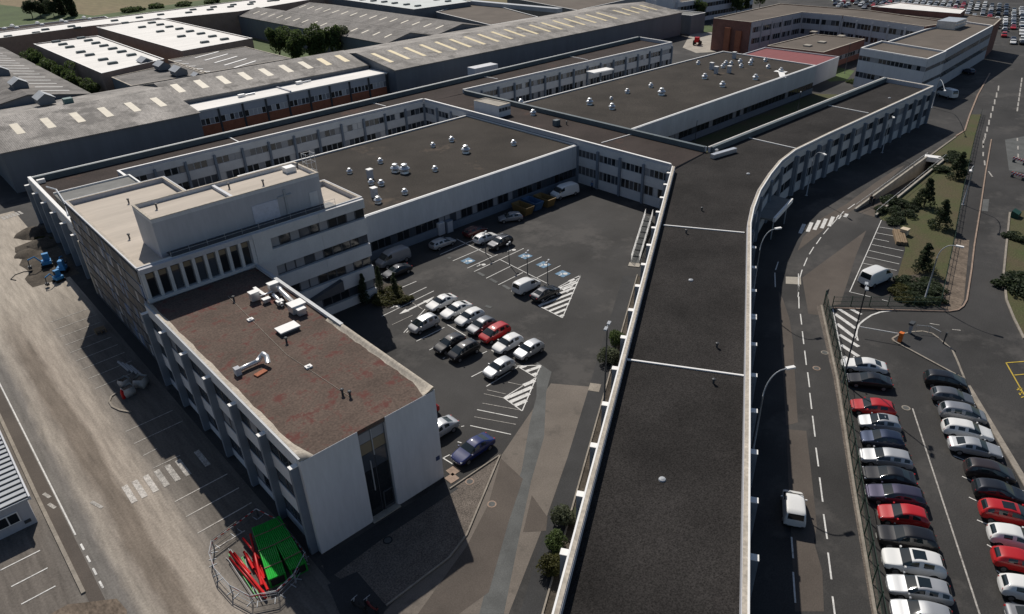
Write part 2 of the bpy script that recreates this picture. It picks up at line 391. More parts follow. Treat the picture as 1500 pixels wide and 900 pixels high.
# courtyard lane
def PX(*pts, z=0.0): return [P(a, b, z) for a, b in pts]
sheet('worn_lane', PX((807, 562), (866, 567), (842, 640), (800, 760), (745, 900), (560, 900), (690, 762), (734, 668), (779, 602)), 0.012, M_asph3b)
sheet('asphalt_patch', PX((786, 530), (808, 545), (800, 575), (797, 640), (778, 705), (760, 790), (738, 900), (702, 900), (738, 760), (764, 690), (776, 620), (786, 580)), 0.016, M_asph4)
sheet('asphalt_patch', PX((734, 672), (766, 702), (745, 765), (716, 868), (672, 900), (612, 900), (684, 800), (715, 740)), 0.018, M_asph3)
sheet('asphalt_patch', PX((779, 726), (802, 758), (800, 778), (766, 780)), 0.019, M_asph3)
sheet('gravel_bed', PX((659, 716), (733, 667), (684, 784), (658, 818), (566, 888), (520, 862), (470, 830), (560, 775)), 0.02, M_gravel)
sheet('apron', PX((470, 820), (652, 706), (672, 716), (560, 790), (480, 850)), 0.024, M_asph2)
sheet('drive_pad', PX((480, 857), (523, 838), (566, 888), (560, 905), (500, 905)), 0.028, M_asph2)
sheet('planting_strip', [(22.0, 23.2), (24.2, 22.6), (72.5, 51.6), (71.0, 52.9)], 0.02, M_soil)
sheet('pavement', [(20.3, 24.2), (21.9, 23.3), (70.8, 53.0), (69.6, 54.4)], 0.014, M_asph2)
# road east of the long wing
C3 = lambda *q: [P(1080+a/5, 280+b/5) for a, b in q]
sheet('worn_lane', C3((475, 635), (945, 290), (870, 470), (755, 830), (640, 850), (600, 910), (520, 900)), 0.012, M_asph3)
sheet('worn_lane', C3((480, 340), (610, 205), (800, 95), (1010, -60), (1160, -160), (1230, -190), (1010, 10), (880, 120), (720, 215), (560, 345), (440, 440)), 0.012, M_asph3)
sheet('concrete_slab', C3((355, 628), (465, 632), (468, 686), (355, 680)), 0.02, M_conc)
D6 = lambda *q: [P(1080+a/3.214, 420+b/3.214) for a, b in q]
sheet('worn_lane', D6((195, 20), (215, 60), (245, 150), (262, 260), (285, 640), (230, 655), (200, 180)), 0.012, M_asph3)
sheet('worn_lane', D6((232, 672), (325, 680), (345, 850), (375, 1130), (360, 1200), (400, 1340), (408, 1530), (272, 1530), (240, 900)), 0.012, M_asph3)
sheet('verge_strip', PX((1196, 448), (1212, 448), (1238, 556), (1262, 723), (1292, 895), (1298, 940), (1284, 940), (1276, 895), (1247, 723), (1221, 556)), 0.018, M_gravel)
# grass
grass_pts = PX((1290, 322), (1284, 310), (1383, 238), (1383, 233), (1362, 229), (1400, 201), (1413, 192), (1419, 178), (1421, 168), (1437, 168), (1428, 200), (1412, 270), (1395, 360), (1385, 410), (1376, 447), (1345, 449), (1309, 440), (1308, 430), (1316, 400), (1326, 366), (1318, 330))
sheet('grass', grass_pts, 0.022, M_grass)
sheet('mulch_bed', PX((1306, 436), (1325, 442), (1376, 447), (1384, 412), (1350, 402), (1318, 405)), 0.026, M_soil)
sheet('dirt_pavement', PX((1376, 449), (1389, 395), (1398, 350), (1420, 352), (1417, 385), (1412, 440), (1406, 452), (1395, 456)), 0.016, M_dirt)
sheet('grass', PX((1479, 312), (1470, 400), (1474, 440), (1500, 497), (1560, 640), (1640, 480), (1560, 300)), 0.022, M_grass)
sheet('grass', [(106, 65.6), (181, 66.5), (186, 76), (182, 83.6), (106, 83.0)], 0.02, M_grass)
sheet('grass', PX((1199, 108), (1222, 98), (1252, 104), (1240, 118), (1215, 120)), 0.02, M_green)
sheet('grass', PX((1015, 40), (1040, 37), (1052, 46), (1030, 48)), 0.02, M_green)
sheet('concrete_pavement', PX((1012, 48), (1050, 48), (1046, 62), (1050, 76), (1020, 78), (1000, 70)), 0.016, M_conc)
sheet('lawn_court', [(104, 202), (128, 172), (128, 312), (104, 312)], 0.02, M_green)
sheet('lawn_court', [(43, 196), (52, 200), (52, 316), (43, 316)], 0.02, M_green)
sheet('meadow', [(-300, 420), (110, 430), (60, 700), (-300, 900)], 0.01, M_green)
sheet('meadow', [(30, 365), (250, 365), (420, 420), (250, 480), (95, 440)], 0.014, M_green)
sheet('meadow', [(400, 80), (900, 100), (900, 500), (380, 190)], 0.012, M_green)
sheet('worksite', PX((1472, 205), (1500, 200), (1510, 255), (1478, 250)), 0.016, M_asph4)

# kerbs
def kerb(name, pts, mt, w=0.18, h=0.13, z=0.006):
    mb = MB()
    for i in range(len(pts)-1):
        mb.obox(pts[i], pts[i+1], w, z, z+h)
    return put(name, mb.mesh(name), mt, kind='structure')
kerb('kerb', PX((1452, 205), (1444, 251), (1436, 305), (1427, 360), (1423, 395), (1416, 440), (1411, 449), (1403, 455), (1390, 457), (1300, 455), (1222, 452)), M_kerbP)
kerb('kerb', PX((1479, 312), (1474, 360), (1470, 400), (1474, 440), (1485, 467), (1500, 497)), M_kerb, 0.25)
kerb('kerb', PX((1400, 200), (1413, 192), (1420, 170), (1432, 140), (1446, 115), (1450, 108)), M_kerbP, 0.3)
kerb('kerb', PX((1400, 201), (1378, 217), (1362, 229), (1350, 236)), M_kerb, 0.3)
C5 = lambda *q: [P(1200+a/5.627, 400+b/5.627) for a, b in q]
isl = C5((600, 548), (650, 518), (760, 492), (850, 486), (930, 505), (1010, 565), (1095, 640), (1140, 740), (1195, 880), (1000, 775), (760, 645), (620, 570))
kerb('kerb', isl + [isl[0]], M_kerb, 0.2)
sheet('asphalt_island', inset(isl, 0.08), 0.1, M_asph2)
kerb('kerb', PX((1417, 566), (1500, 705), (1560, 810)), M_kerb, 0.55, 0.12)
kerb('kerb', PX((733, 667), (684, 784), (658, 818), (566, 888)), M_kerb, 0.14)
kerb('kerb', PX((659, 717), (733, 667)), M_kerb, 0.12)
kerb('kerb', [(-1.0, 125), (-1.05, 66), (-0.95, 50.6)], M_kerb, 0.3)
kerb('kerb', [P(a/3, 400+b/3) for a, b in ((575, 614), (530, 606), (495, 590), (481, 568), (490, 545), (512, 530))], M_kerb, 0.2)
kerb('kerb', [(71.1, 53.1), (22.0, 23.3)], M_kerb, 0.14)
kerb('kerb', PX((1203, 448), (1226, 556), (1252, 723), (1281, 895), (1290, 940)), M_kerb, 0.22)

# ------------------------------------------------------------------ markings
def stripe(p, q, w, mt=M_white, name='painted_line', z=0.036, parent=yard):
    return put(name, MB().obox(p, q, w, z-0.004, z).mesh(name), mt, parent)
def pstripe(a, b, w=0.12, mt=M_white, name='painted_line', z=0.036): return stripe(P(*a), P(*b), w, mt, name, z)
for y, x0, x1 in ((47.6, 8, 11), (50.3, 7.95, 12.85), (52.9, 7.95, 12.85), (55.45, 7.9, 12.85), (63.97, 7.95, 9.3), (66.5, 7.9, 12.8), (69.1, 7.9, 12.7),
                  (79.5, 7.9, 12.7), (82.2, 7.9, 12.7), (84.8, 7.9, 12.7), (87.3, 7.9, 12.7), (89.8, 7.9, 12.7), (92.2, 7.95, 12.7), (94.8, 7.95, 12.8), (97.3, 7.9, 13), (99.9, 7.9, 13)):
    stripe((x0, y), (x1, y+0.25 if y > 75 else y+0.1), 0.11, M_whiteF if y < 57 else M_whiteW)
for x in (5.25, 6.15, 7.15, 8.15, 9.15, 10.15, 12.0):
    stripe((x, 58.0), (x, 60.9), 0.52, M_whiteF if x < 7.5 else M_whiteW, 'crossing_stripe')
stripe((8.0, 61.4), (10.6, 61.4), 0.1, M_whiteW)
stripe((0.25, 57.6), (0.23, 120), 0.13)
for i in range(4): stripe((0.3, 56.2-1.75*i), (0.31, 55.3-1.75*i), 0.16)
for y, x0, x1 in ((57.9, -5.3, -2.4), (55.4, -5.0, -2.4), (52.95, -4.8, -2.4)): stripe((x0, y), (x1, y), 0.12)
for a, b in (((-0.5, 65.2), (-0.2, 64.2)), ((-0.5, 63.4), (-0.2, 62.4)), ((2.4, 60.9), (2.9, 59.4))): stripe(a, b, 0.3, M_whiteW)
k1 = lambda a, b: (540+a/4.5, 300+b/4.5)
k2 = lambda a, b: (560+a/4.5, 480+b/4.5)
for a, b in (((555, 372), (742, 292)), ((650, 420), (850, 330)), ((695, 443), (1022, 290)), ((775, 487), (935, 408)), ((855, 530), (1018, 448)), ((985, 420), (1140, 345)),
             ((1105, 485), (1265, 403)), ((940, 573), (962, 562)), ((580, 228), (820, 345)), ((860, 360), (1185, 525)), ((470, 330), (690, 235)),
             ((200, 555), (315, 507)), ((262, 602), (382, 545)), ((180, 692), (430, 570)), ((88, 737), (185, 690)),
             ((232, 845), (372, 690)), ((250, 845), (262, 833)), ((520, 793), (640, 865))):
    pstripe(k1(*a), k1(*b))
for a, b in (((155, 793), (290, 730)), ((290, 650), (355, 690))): pstripe(k1(*a), k1(*b), 0.09, M_whiteW)
for a, b in (((310, 150), (350, 128)), ((400, 207), (412, 200)), ((587, 327), (660, 290)), ((686, 390), (900, 258)), ((225, 92), (410, 0)), ((655, 175), (690, 158)), ((720, 150), (750, 170))):
    pstripe(k2(*a), k2(*b))
for a, b in (((625, 543), (893, 597)), ((580, 648), (848, 706)), ((400, 862), (470, 905)), ((400, 862), (445, 840)), ((497, 755), (522, 762)), ((520, 655), (540, 650))): pstripe(k2(*a), k2(*b), 0.11)
for a, b in (((830, 362), (935, 385)), ((690, 412), (815, 440)), ((670, 438), (800, 466)), ((660, 500), (905, 545)), ((605, 590), (880, 640))): pstripe(k2(*a), k2(*b), 0.08, M_whiteW)
# hatched triangles
def hatch(tri, n, w, base):
    A, B, C = [Vector(P(*t)) for t in tri]         # A apex edge A-B is the outer line, C the far corner
    for p, q in ((A, B), (B, C), (C, A)): stripe(p, q, 0.12)
    d = (Vector(P(*base[1])) - Vector(P(*base[0]))).normalized()
    def cut(o):
        pts = []
        for p, q in ((A, B), (B, C), (C, A)):
            e = q - p; den = d.x*e.y - d.y*e.x
            if abs(den) < 1e-6: continue
            t = ((p.x-o.x)*e.y - (p.y-o.y)*e.x)/den; u = ((p.x-o.x)*d.y - (p.y-o.y)*d.x)/den
            if 0 <= u <= 1: pts.append(t)
        return (o + d*min(pts), o + d*max(pts)) if len(pts) > 1 else None
    nn = Vector((-d.y, d.x)); s = [v.dot(nn) for v in (A, B, C)]; lo, hi = min(s), max(s)
    for i in range(n):
        o = nn*(lo + (hi-lo)*(i+0.5)/n); r = cut(o)
        if r and (r[1]-r[0]).length > 0.6: stripe(r[0], r[1], w, M_white, 'hatch_stripe', 0.04)
hatch([k1(1397, 465), k1(1277, 748), k1(1120, 668)], 8, 0.42, (k1(1150, 660), k1(1330, 590)))
hatch([k1(1397, 465), k1(1250, 545), k1(1310, 580)], 4, 0.4, (k1(1250, 545), k1(1380, 490)))
hatch([k2(1047, 250), k2(1008, 328), k2(888, 255)], 3, 0.45, (k2(930, 280), k2(1045, 240)))
hatch([k2(1015, 330), k2(922, 552), k2(800, 465)], 5, 0.5, (k2(840, 450), k2(980, 390)))
def arrow(p, q):
    p = Vector(P(*p)); q = Vector(P(*q)); d = (q-p).normalized(); n = Vector((-d.y, d.x))
    mb = MB().obox(p, q - d*1.2, 0.16, 0.032, 0.036)
    h = q - d*1.4; mb.sheet([h + n*0.42, h - n*0.42, q], 0.037) if (h + n).x else None
    put('lane_arrow', mb.mesh('lane_arrow'), M_white, yard)
arrow(k1(430, 610), k1(200, 724)); arrow(k1(250, 705), k1(425, 618))
bluebay = MB().box(-.8, .8, -.8, .8, 0.03, 0.034); sym = MB().box(-0.55, 0.3, -0.1, 0.08, 0.036, 0.038)
sym.lathe([(0.32, 0.036), (0.32, 0.039)], 12, (0.25, -0.25, 0)); sym.box(-0.15, 0.0, -0.1, 0.5, 0.036, 0.038); sym.box(-0.8, -0.5, -0.06, 0.12, 0.036, 0.038)
bb = bluebay.mesh('bay_marking'); sy = sym.mesh('wheelchair_symbol')
for q in ((655, 372), (1033, 340), (1153, 397), (1280, 457)):
    o = put('bay_marking', bb, M_blueM, yard, (*P(*k1(*q)), 0.004)); put('wheelchair_symbol', sy, M_white, o)
for q in ((742, 397), (175, 670), (942, 300)):
    put('wheelchair_symbol', sy, M_white, yard, (*P(*k1(*q)), 0.0))
for a, b in (((525, 347), (540, 357)), ((720, 448), (762, 470)), ((800, 490), (845, 515)), ((885, 532), (930, 558)), ((770, 668), (810, 680)), ((660, 780), (700, 797))):
    pstripe(k1(*a), k1(*b), 0.5, M_asph4, 'tarmac_repair')
# east road
for a, b in (((288, -60), (288, 0)), ((286, 50), (291, 0)), ((297, 130), (303, 180)), ((306, 212), (313, 272)), ((317, 303), (325, 370)), ((331, 405), (340, 475)), ((341, 502), (350, 578)), ((354, 610), (366, 708)),
             ((370, 760), (382, 848)), ((387, 900), (402, 1015)), ((406, 1073), (423, 1190)), ((427, 1254), (443, 1380)), ((448, 1460), (461, 1560))):
    pstripe((1080+a[0]/3.214, 420+a[1]/3.214), (1080+b[0]/3.214, 420+b[1]/3.214), 0.13)
for a, b in (((255, 1180), (263, 1280)), ((263, 1345), (273, 1490))): pstripe((1080+a[0]/3.214, 420+a[1]/3.214), (1080+b[0]/3.214, 420+b[1]/3.214), 0.13)
c3 = lambda a, b: (1080+a/5, 280+b/5)
for a, b in (((452, 862), (450, 775)), ((448, 742), (452, 690)), ((458, 635), (475, 578)), ((487, 552), (513, 490)), ((527, 465), (560, 412)), ((578, 390), (613, 340)), ((630, 318), (668, 272)),
             ((690, 250), (780, 150)), ((810, 133), (860, 97)), ((275, 600), (278, 705)), ((280, 580), (300, 520))): pstripe(c3(*a), c3(*b), 0.14)
for a, b in (((460, 312), (490, 243)), ((515, 300), (545, 232)), ((565, 286), (600, 216)), ((618, 274), (650, 205)), ((672, 260), (702, 190)), ((735, 205), (752, 180)), ((788, 192), (803, 168))):
    pstripe(c3(*a), c3(*b), 0.55, M_white, 'crossing_stripe')
for a, b in (((1055, 215), (822, 742)), ((1038, 265), (1162, 285)), ((1020, 308), (1150, 332)), ((1000, 350), (1110, 372)), ((985, 393), (1217, 440)), ((960, 436), (1200, 490)), ((943, 483), (1186, 536)),
             ((920, 530), (1168, 584)), ((1110, 625), (1158, 638)), ((822, 740), (990, 780)), ((1060, 798), (1115, 812))): pstripe(c3(*a), c3(*b), 0.11)
# gate apron and car park
c5 = lambda a, b: (1200+a/5.627, 400+b/5.627)
for a, b in (((160, 298), (320, 400)), ((130, 340), (300, 460)), ((145, 420), (300, 540)), ((165, 510), (325, 610)), ((180, 595), (325, 690)), ((200, 690), (290, 740)), ((262, 300), (345, 345))):
    pstripe(c5(*a), c5(*b), 0.5, M_white, 'hatch_stripe')
arc = [(600, 312), (500, 325), (430, 350), (370, 390), (330, 425), (310, 470), (305, 515), (318, 560)]
for i in range(len(arc)-1): pstripe(c5(*arc[i]), c5(*arc[i+1]), 0.22)
pstripe(c5(112, 300), c5(200, 760), 0.12)
for a, b in (((910, 418), (990, 432)), ((1095, 468), (1165, 475))): pstripe(c5(*a), c5(*b), 0.15, M_whiteW)
d6 = lambda a, b: (1080+a/3.214, 420+b/3.214); d7 = lambda a, b: (1080+a/3.214, 620+b/3.214)
stripe(P(*d6(825, 575)), P(*d7(1150, 930)), 0.13, M_whiteW)
for a, b in (((1017, 155), (1075, 178)), ((1058, 252), (1110, 275)), ((1090, 350), (1150, 378)), ((1128, 457), (1205, 490)), ((1175, 573), (1222, 600)), ((1220, 695), (1240, 710)), ((1272, 832), (1320, 858))):
    pstripe(d7(*a), d7(*b), 0.11)
for a, b in (((935, 558), (960, 570)), ): pstripe(d6(*a), d6(*b), 0.11)
for a, b in (((1265, 360), (1360, 353)), ((1265, 360), (1350, 510)), ((1305, 418), (1360, 413))): pstripe(d6(*a), d6(*b), 0.13, M_yellowM)
# yellow bay letters
for i, (a, b) in enumerate((((1320, 478), (1335, 492)), ((1316, 488), (1340, 480)), ((1325, 505), (1342, 498)), ((1330, 512), (1334, 500)), ((1336, 524), (1350, 518)))): pstripe(d6(*a), d6(*b), 0.12, M_yellowM, 'bay_letter')
# main road dashes
c4 = lambda a, b: (1280+a/5.627, 200+b/5.627)
for a, b in (((912, 10), (910, 35)), ((903, 60), (900, 95)), ((902, 130), (900, 165)), ((912, 200), (915, 240)), ((945, 290), (978, 335)), ((1183, 15), (1183, 40)), ((1188, 80), (1188, 110)), ((1190, 145), (1190, 175))): pstripe(c4(*a), c4(*b), 0.25, M_whiteW)
f3 = lambda a, b: (1000+a/3, b/3)
for i in range(9):
    t = i/9; pstripe(f3(1320+75*t, 640-270*t), f3(1322+75*t, 618-270*t), 0.3, M_whiteW)
for i in range(7):
    t = i/7; pstripe(f3(1470+22*t, 490-150*t), f3(1472+22*t, 472-150*t), 0.3, M_whiteW)
sheet('asphalt_patch', PX((1440, 292), (1449, 292), (1447, 310), (1438, 309)), 0.014, M_asph4)
# manhole covers
mh = MB().lathe([(0.42, 0.03), (0.42, 0.036)], 16).mesh('manhole_cover'); mhr = MB().lathe([(0.3, 0.037), (0.3, 0.04)], 16).mesh('cover_plate')
for q, mm in (((720.5, 739), M_kerbP), ((688, 706), M_kerbP), ((1327, 598), M_kerb), ((1208, 517), M_kerb), ((568, 792), M_black), ((1196, 540), M_kerbP)):
    o = put('manhole_cover', mh, mm, yard, (*P(*q), 0), objmat=True); put('cover_plate', mhr, M_asph4, o)
for q in ((662, 701), (664, 690)):
    put('drain_cover', MB().box(-0.5, 0.5, -0.5, 0.5, 0.03, 0.036).mesh('drain_cover'), M_kerbP, yard, (*P(*q), 0))
put('drain_slab', MB().box(-0.7, 0.7, -0.6, 0.6, 0.03, 0.036).mesh('drain_slab'), M_kerb, yard, (*P(871, 568), 0), R(31))

# spoil heaps on the west corner
def heap(xy, r, h, seed, label):
    rnd = random.Random(seed); vs = [(0, 0, h)]; fs = []; n = 18
    for k in range(1, 6):
        for j in range(n):
            a = 2*math.pi*j/n; rr = r*k/5*(1+rnd.uniform(-.14, .14)); vs.append((rr*math.cos(a)*1.3, rr*math.sin(a), max(0, h*(1-(k/5)**1.4)+rnd.uniform(-.12, .12)*h) if k < 5 else -0.02))
    for j in range(n): fs.append((0, 1+j, 1+(j+1) % n))
    for k in range(4):
        for j in range(n): fs.append((1+k*n+j, 1+(k+1)*n+j, 1+(k+1)*n+(j+1) % n, 1+k*n+(j+1) % n))
    put('earth_heap', MB().add(vs, fs).mesh('earth_heap', smooth=True), M_soil, None, (*xy, 0.02), rnd.random()*6, label=label, cat='earth heap')
heap(P(48, 342), 2.6, 0.9, 1, 'weedy earth heap by the zebra-lined access road'); heap(P(62, 358), 2.4, 0.7, 2, 'low dark earth heap beside the back wing corner'); heap(P(38, 372), 1.7, 0.5, 3, 'small pale-edged earth heap near the blue diggers')
for i in range(6): stripe(P(2+5*i, 318-1.6*i), P(8+5*i, 322-1.6*i), 0.4, M_whiteW, 'crossing_stripe')

# ------------------------------------------------------------------ building tools
CACHE = {}
def cached(key, fn):
    if key not in CACHE: CACHE[key] = fn()
    return CACHE[key]
def win_frame(w, h):
    t = 0.07; mb = MB()
    mb.box(0, w, -0.07, 0.0, 0, t); mb.box(0, w, -0.07, 0.0, h-t, h); mb.box(0, t, -0.07, 0, t, h-t); mb.box(w-t, w, -0.07, 0, t, h-t)
    return mb.mesh('window')
def win_pane(w, h): return MB().box(0.07, w-0.07, -0.035, -0.005, 0.07, h-0.07).mesh('pane')
PANES = [M_glass]*6 + [M_glassM]*3 + [M_blind]*2 + [M_blindW]
PANES_D = [M_glass]*6 + [M_glassM]*2 + [M_blind]
def facade(par, p0, p1, rows, ztop, zbase=0.0, spacing=5.4, nwin=4, cols=True, coltop=6.9, colz0=0.0, panel=M_panel, proud=0.14, frame=M_frame,
           panes=PANES, colm=M_col, capm=None, cold=0.5, colw=0.42, fillp=1.0, gap=0.0, skipwin=False, panelname='facade_panel'):
    """wall face p0->p1, outside on the right; spandrel panels, windows between them, columns at the bays"""
    p0 = Vector(p0); p1 = Vector(p1); d = p1-p0; L = d.length; d.normalize(); out = Vector((d.y, -d.x)); a = math.atan2(d.y, d.x)
    nb = max(1, round(L/spacing)); bay = L/nb; B = Vector(par.location)
    def at(s, z, o=0.0): q = p0 + d*s + out*o; return (q.x-B.x, q.y-B.y, z-B.z)
    bands = []; z = zbase
    for r0, r1 in rows: bands.append((z, r0)); z = r1
    bands.append((z, ztop))
    for i in range(nb):
        for z0, z1 in bands:
            if z1-z0 < 0.05: continue
            me = cached(('pan', round(bay, 2), round(z1-z0, 2), proud), lambda: MB().box(0.012, bay-0.012, -proud, 0.0, 0, z1-z0).mesh('facade_panel'))
            put(panelname, me, panel, par, at(i*bay, z0), a, objmat=True)
        if not skipwin:
            cw = colw if cols else 0.0; ww = (bay-cw-gap*2)/nwin
            for r0, r1 in rows:
                for k in range(nwin):
                    if random.random() > fillp: continue
                    fm = cached(('wf', round(ww, 2), round(r1-r0, 2)), lambda: win_frame(ww-0.02, r1-r0-0.01))
                    pm = cached(('wp', round(ww, 2), round(r1-r0, 2)), lambda: win_pane(ww-0.02, r1-r0-0.01))
                    o = put('window', fm, frame, par, at(i*bay+cw/2+gap+k*ww+0.01, r0+0.005, 0.012), a, objmat=True)
                    put('pane', pm, random.choice(panes), o, objmat=True)
    if cols:
        cm = cached(('col', colw, cold, coltop, colz0), lambda: MB().box(-colw/2, colw/2, -cold, 0, 0, coltop-colz0).mesh('column'))
        for i in range(nb+1):
            o = put('column', cm, colm, par, at(min(max(i*bay, colw/2), L-colw/2), colz0, 0.003), a, objmat=True)
            if capm:
                c2 = cached(('cap', colw, cold), lambda: MB().box(-colw/2-0.03, colw/2+0.03, -cold-0.03, 0.0, 0, 0.06).mesh('column_cap'))
                put('column_cap', c2, capm, o, (0, 0, coltop-colz0+0.001), objmat=True)

def block(name, label, cat, poly, zroof, ztop, wallm, roofm, copm=M_cap, cw=0.4, base=None, group=None, zb=0.0, parm=None, capw=None, edge=None, skip=()):
    """walls, recessed roof, parapet and coping on a footprint polygon (counter-clockwise)"""
    bx = sum(p[0] for p in poly)/len(poly); by = sum(p[1] for p in poly)/len(poly)
    e = empty(name, (bx, by, zb), label, cat, group)
    mb = MB().prism(poly, zb, zroof-0.02, bottom=False, top=False); part('wall', mb, wallm, e)
    part('roof', MB().prism(inset(poly, 0.02), zroof-0.25, zroof), roofm, e)
    if ztop > zroof+0.02:
        part('parapet', ring(MB(), poly, cw, zroof-0.02, ztop, skip), parm or wallm, e)
        co = inset(poly, -0.03)
        part('coping', ring(MB(), co, capw or cw+0.06, ztop+0.002, ztop+0.07, skip), copm, e)
        if edge: part('edge_trim', ring(MB(), inset(poly, -0.06), 0.14, ztop-0.12, ztop+0.09, skip), edge, e)
    return e
def joint(e, a, b, z, w=0.18, m=M_cap): part('roof_joint', MB().obox(a, b, w, z, z+0.12), m, e)

# ------------------------------------------------------------------ long curved office wing (near)
outer = [(6, -2.0), (28.4, 11.3), (61, 30.7), (76.3, 39.8), (80.6, 42.35), (85.5, 44.8), (92, 47.6), (99.4, 50.1), (106, 52.0), (112.6, 53.1), (125, 53.3), (172, 53.0)]
wing = outer + [(173.9, 64.3), (104.45, 64.8), (92.3, 63.4), (19.9, 19.6), (-1.0, 7.0)]
W1 = block('office_wing', 'long dark flat-roofed office wing curving beside the road, gravel roof', 'building', wing, 7.15, 8.0, M_wallD, M_roofD, M_capC, 0.45, capw=0.42, edge=M_cap, parm=M_paintG, skip=(len(outer)+1,))
rows2 = [(1.7, 3.35), (5.0, 6.35)]
for i in range(len(outer)-1):
    if i == 3: continue
    a, b = outer[i], outer[i+1]
    if i in (3, 4, 5, 6, 7, 8): facade(W1, a, b, rows2, 7.6, spacing=6.8, nwin=2, coltop=6.95, capm=None, panes=PANES_D)
    else: facade(W1, a, b, rows2, 7.6, spacing=5.55 if i < 3 else 4.75, nwin=2 if i > 2 else 3, coltop=6.95, capm=M_cap if i < 3 else None, cold=0.75 if i < 3 else 0.7, colw=0.5, panes=PANES_D)
facade(W1, outer[3], outer[4], rows2, 7.6, spacing=6.8, nwin=2, coltop=6.95, panes=PANES_D)
facade(W1, (92.3, 63.4), (19.9, 19.6), rows2, 7.6, spacing=5.55, nwin=3, coltop=6.95, capm=M_cap, cold=0.75, colw=0.5, panes=PANES_D)
facade(W1, (172, 53.0), (173.9, 64.3), rows2, 7.6, spacing=5.6, nwin=3, coltop=6.95, panes=PANES_D)
for a, b in (((73.85, 51.4), (79.0, 42.2)), ((45.4, 34.6), (51.0, 25.0))): joint(W1, a, b, 7.152, 0.2)
joint(W1, P(1092, 201, 7.2), P(1167, 218, 7.2), 7.152); joint(W1, P(1210, 154, 7.2), P(1272, 166, 7.2), 7.152)
def drain(px, py, z, par):
    part('roof_outlet', MB().lathe([(0.3, 0), (0.26, 0.1), (0.1, 0.16)], 10, (*P(px, py, z), z+0.005)), M_pole, par)
def pipe(px, py, z, par, h=0.55):
    part('vent_pipe', MB().lathe([(0.1, 0), (0.1, h), (0.17, h), (0.17, h+0.12), (0.05, h+0.17)], 8, (*P(px, py, z), z+0.005)), M_poleD, par)
for q in ((970, 703), (1096, 255), (1012, 411), (1303, 144)): drain(*q, 7.15, W1)
for q in ((1050, 509), (1045, 562), (1005, 342), (1028, 309)): pipe(*q, 7.15, W1, 0.4)
# back membrane upstand along the inner (north) edge of the curved wing with a folded duct
part('membrane_upstand', MB().obox((104.6, 64.2), (173.6, 63.7), 0.6, 7.16, 8.12).obox((104.9, 64.2), (92.9, 63.0), 0.0001, 7.2, 7.21), M_duct, W1)
z8 = 7.6
part('roof_duct', MB().obox(P(1043, 229, z8), P(1077, 219, z8), 0.8, 7.2, 7.9).obox(P(1050, 221, z8), P(1043, 217, z8), 0.6, 7.2, 7.8), M_metal, W1)
# entrance canopy on the curve
cn = empty('entrance_canopy', (*P(1125, 305, 3.4), 0), 'pale grey flat canopy over a doorway on the curved wall', 'canopy')
cp = PX((1104, 316), (1134, 322), (1160, 293), (1124, 283), z=3.6)
part('canopy_roof', MB().prism(cp, 3.3, 3.55), M_roofG, cn)
part('canopy_fascia', MB().obox(cp[1], cp[2], 0.35, 3.2, 3.85), M_cap, cn)
for t in (0.1, 0.9):
    q = Vector(cp[1]).lerp(Vector(cp[2]), t); q = q.lerp(Vector(cp[0]), 0.08)
    part('post', MB().tube([(q.x, q.y, 0), (q.x, q.y, 3.3)], 0.09), M_pole, cn)

# ------------------------------------------------------------------ link wing
L1 = block('link_wing', 'flat-roofed two-storey link wing between the two halls', 'building', [(92.9, 64.0), (104.4, 65.0), (104.4, 130.6), (93.0, 131.3)], 7.2, 8.0, M_wallD, M_roofW, M_cap, 0.35, parm=M_paintG, skip=(0, 2))
facade(L1, (93.0, 84.6), (92.9, 64.2), rows2, 7.6, spacing=5.1, nwin=5, coltop=6.9)
facade(L1, (93.0, 131.2), (93.0, 116.2), rows2, 7.6, spacing=5.0, nwin=4, coltop=6.9)
part('membrane_upstand', MB().obox((104.1, 65.2), (104.1, 130.2), 0.7, 7.21, 8.1), M_duct, L1)
joint(L1, P(881, 210, 7.2), P(926, 197, 7.2), 7.205)
hut = [P(695, 164, 7.2), P(731, 173, 7.2), P(748, 168, 7.2), P(712, 160, 7.2)]
h1 = block('roof_hut', 'small white plant hut with one window on the link wing roof', 'hut', hut, 9.5, 9.55, M_paint, M_conc, M_capC, 0.2, zb=7.21)
d = (Vector(hut[2])-Vector(hut[1])); q = Vector(hut[1])+d*0.3
facade(h1, hut[1], hut[2], [(8.3, 9.1)], 9.4, zbase=7.25, spacing=2.2, nwin=2, cols=False, panel=M_paint, proud=0.05)
for q in ((780, 168), (830, 183)): pipe(*q, 7.2, L1, 0.6)
part('roof_outlet', MB().box(-0.6+P(815, 184, 7.2)[0], 0.6+P(815, 184, 7.2)[0], P(815, 184, 7.2)[1]-0.5, P(815, 184, 7.2)[1]+0.5, 7.21, 8.3), M_duct, L1)

# ------------------------------------------------------------------ back wing
Wp = [(16.1, 104.2), (28.6, 104.2), (28.6, 131.5), (92.95, 131.32), (104.5, 131.2), (182.5, 129.1), (184.0, 143.0), (16.4, 139.7)]
W2 = block('back_wing', 'long narrow back office wing with white bands and grey columns', 'building', Wp, 7.15, 8.0, M_wallD, M_roofW, M_cap, 0.35, parm=M_paintG, skip=(3,))
facade(W2, (28.6, 131.5), (93.0, 131.26), rows2, 7.6, spacing=5.5, nwin=4, coltop=6.9)
facade(W2, (104.5, 131.2), (182.5, 129.1), rows2, 7.6, spacing=5.15, nwin=4, coltop=6.9)
facade(W2, (182.5, 129.1), (184.0, 143.0), rows2, 7.6, spacing=4.6, nwin=2, coltop=6.9)
facade(W2, (16.4, 139.7), (16.1, 104.2), [(1.2, 2.8), (4.6, 6.0)], 7.7, spacing=5.9, nwin=3, coltop=6.9, cold=0.9, colw=0.55, capm=M_cap, panes=PANES_D)
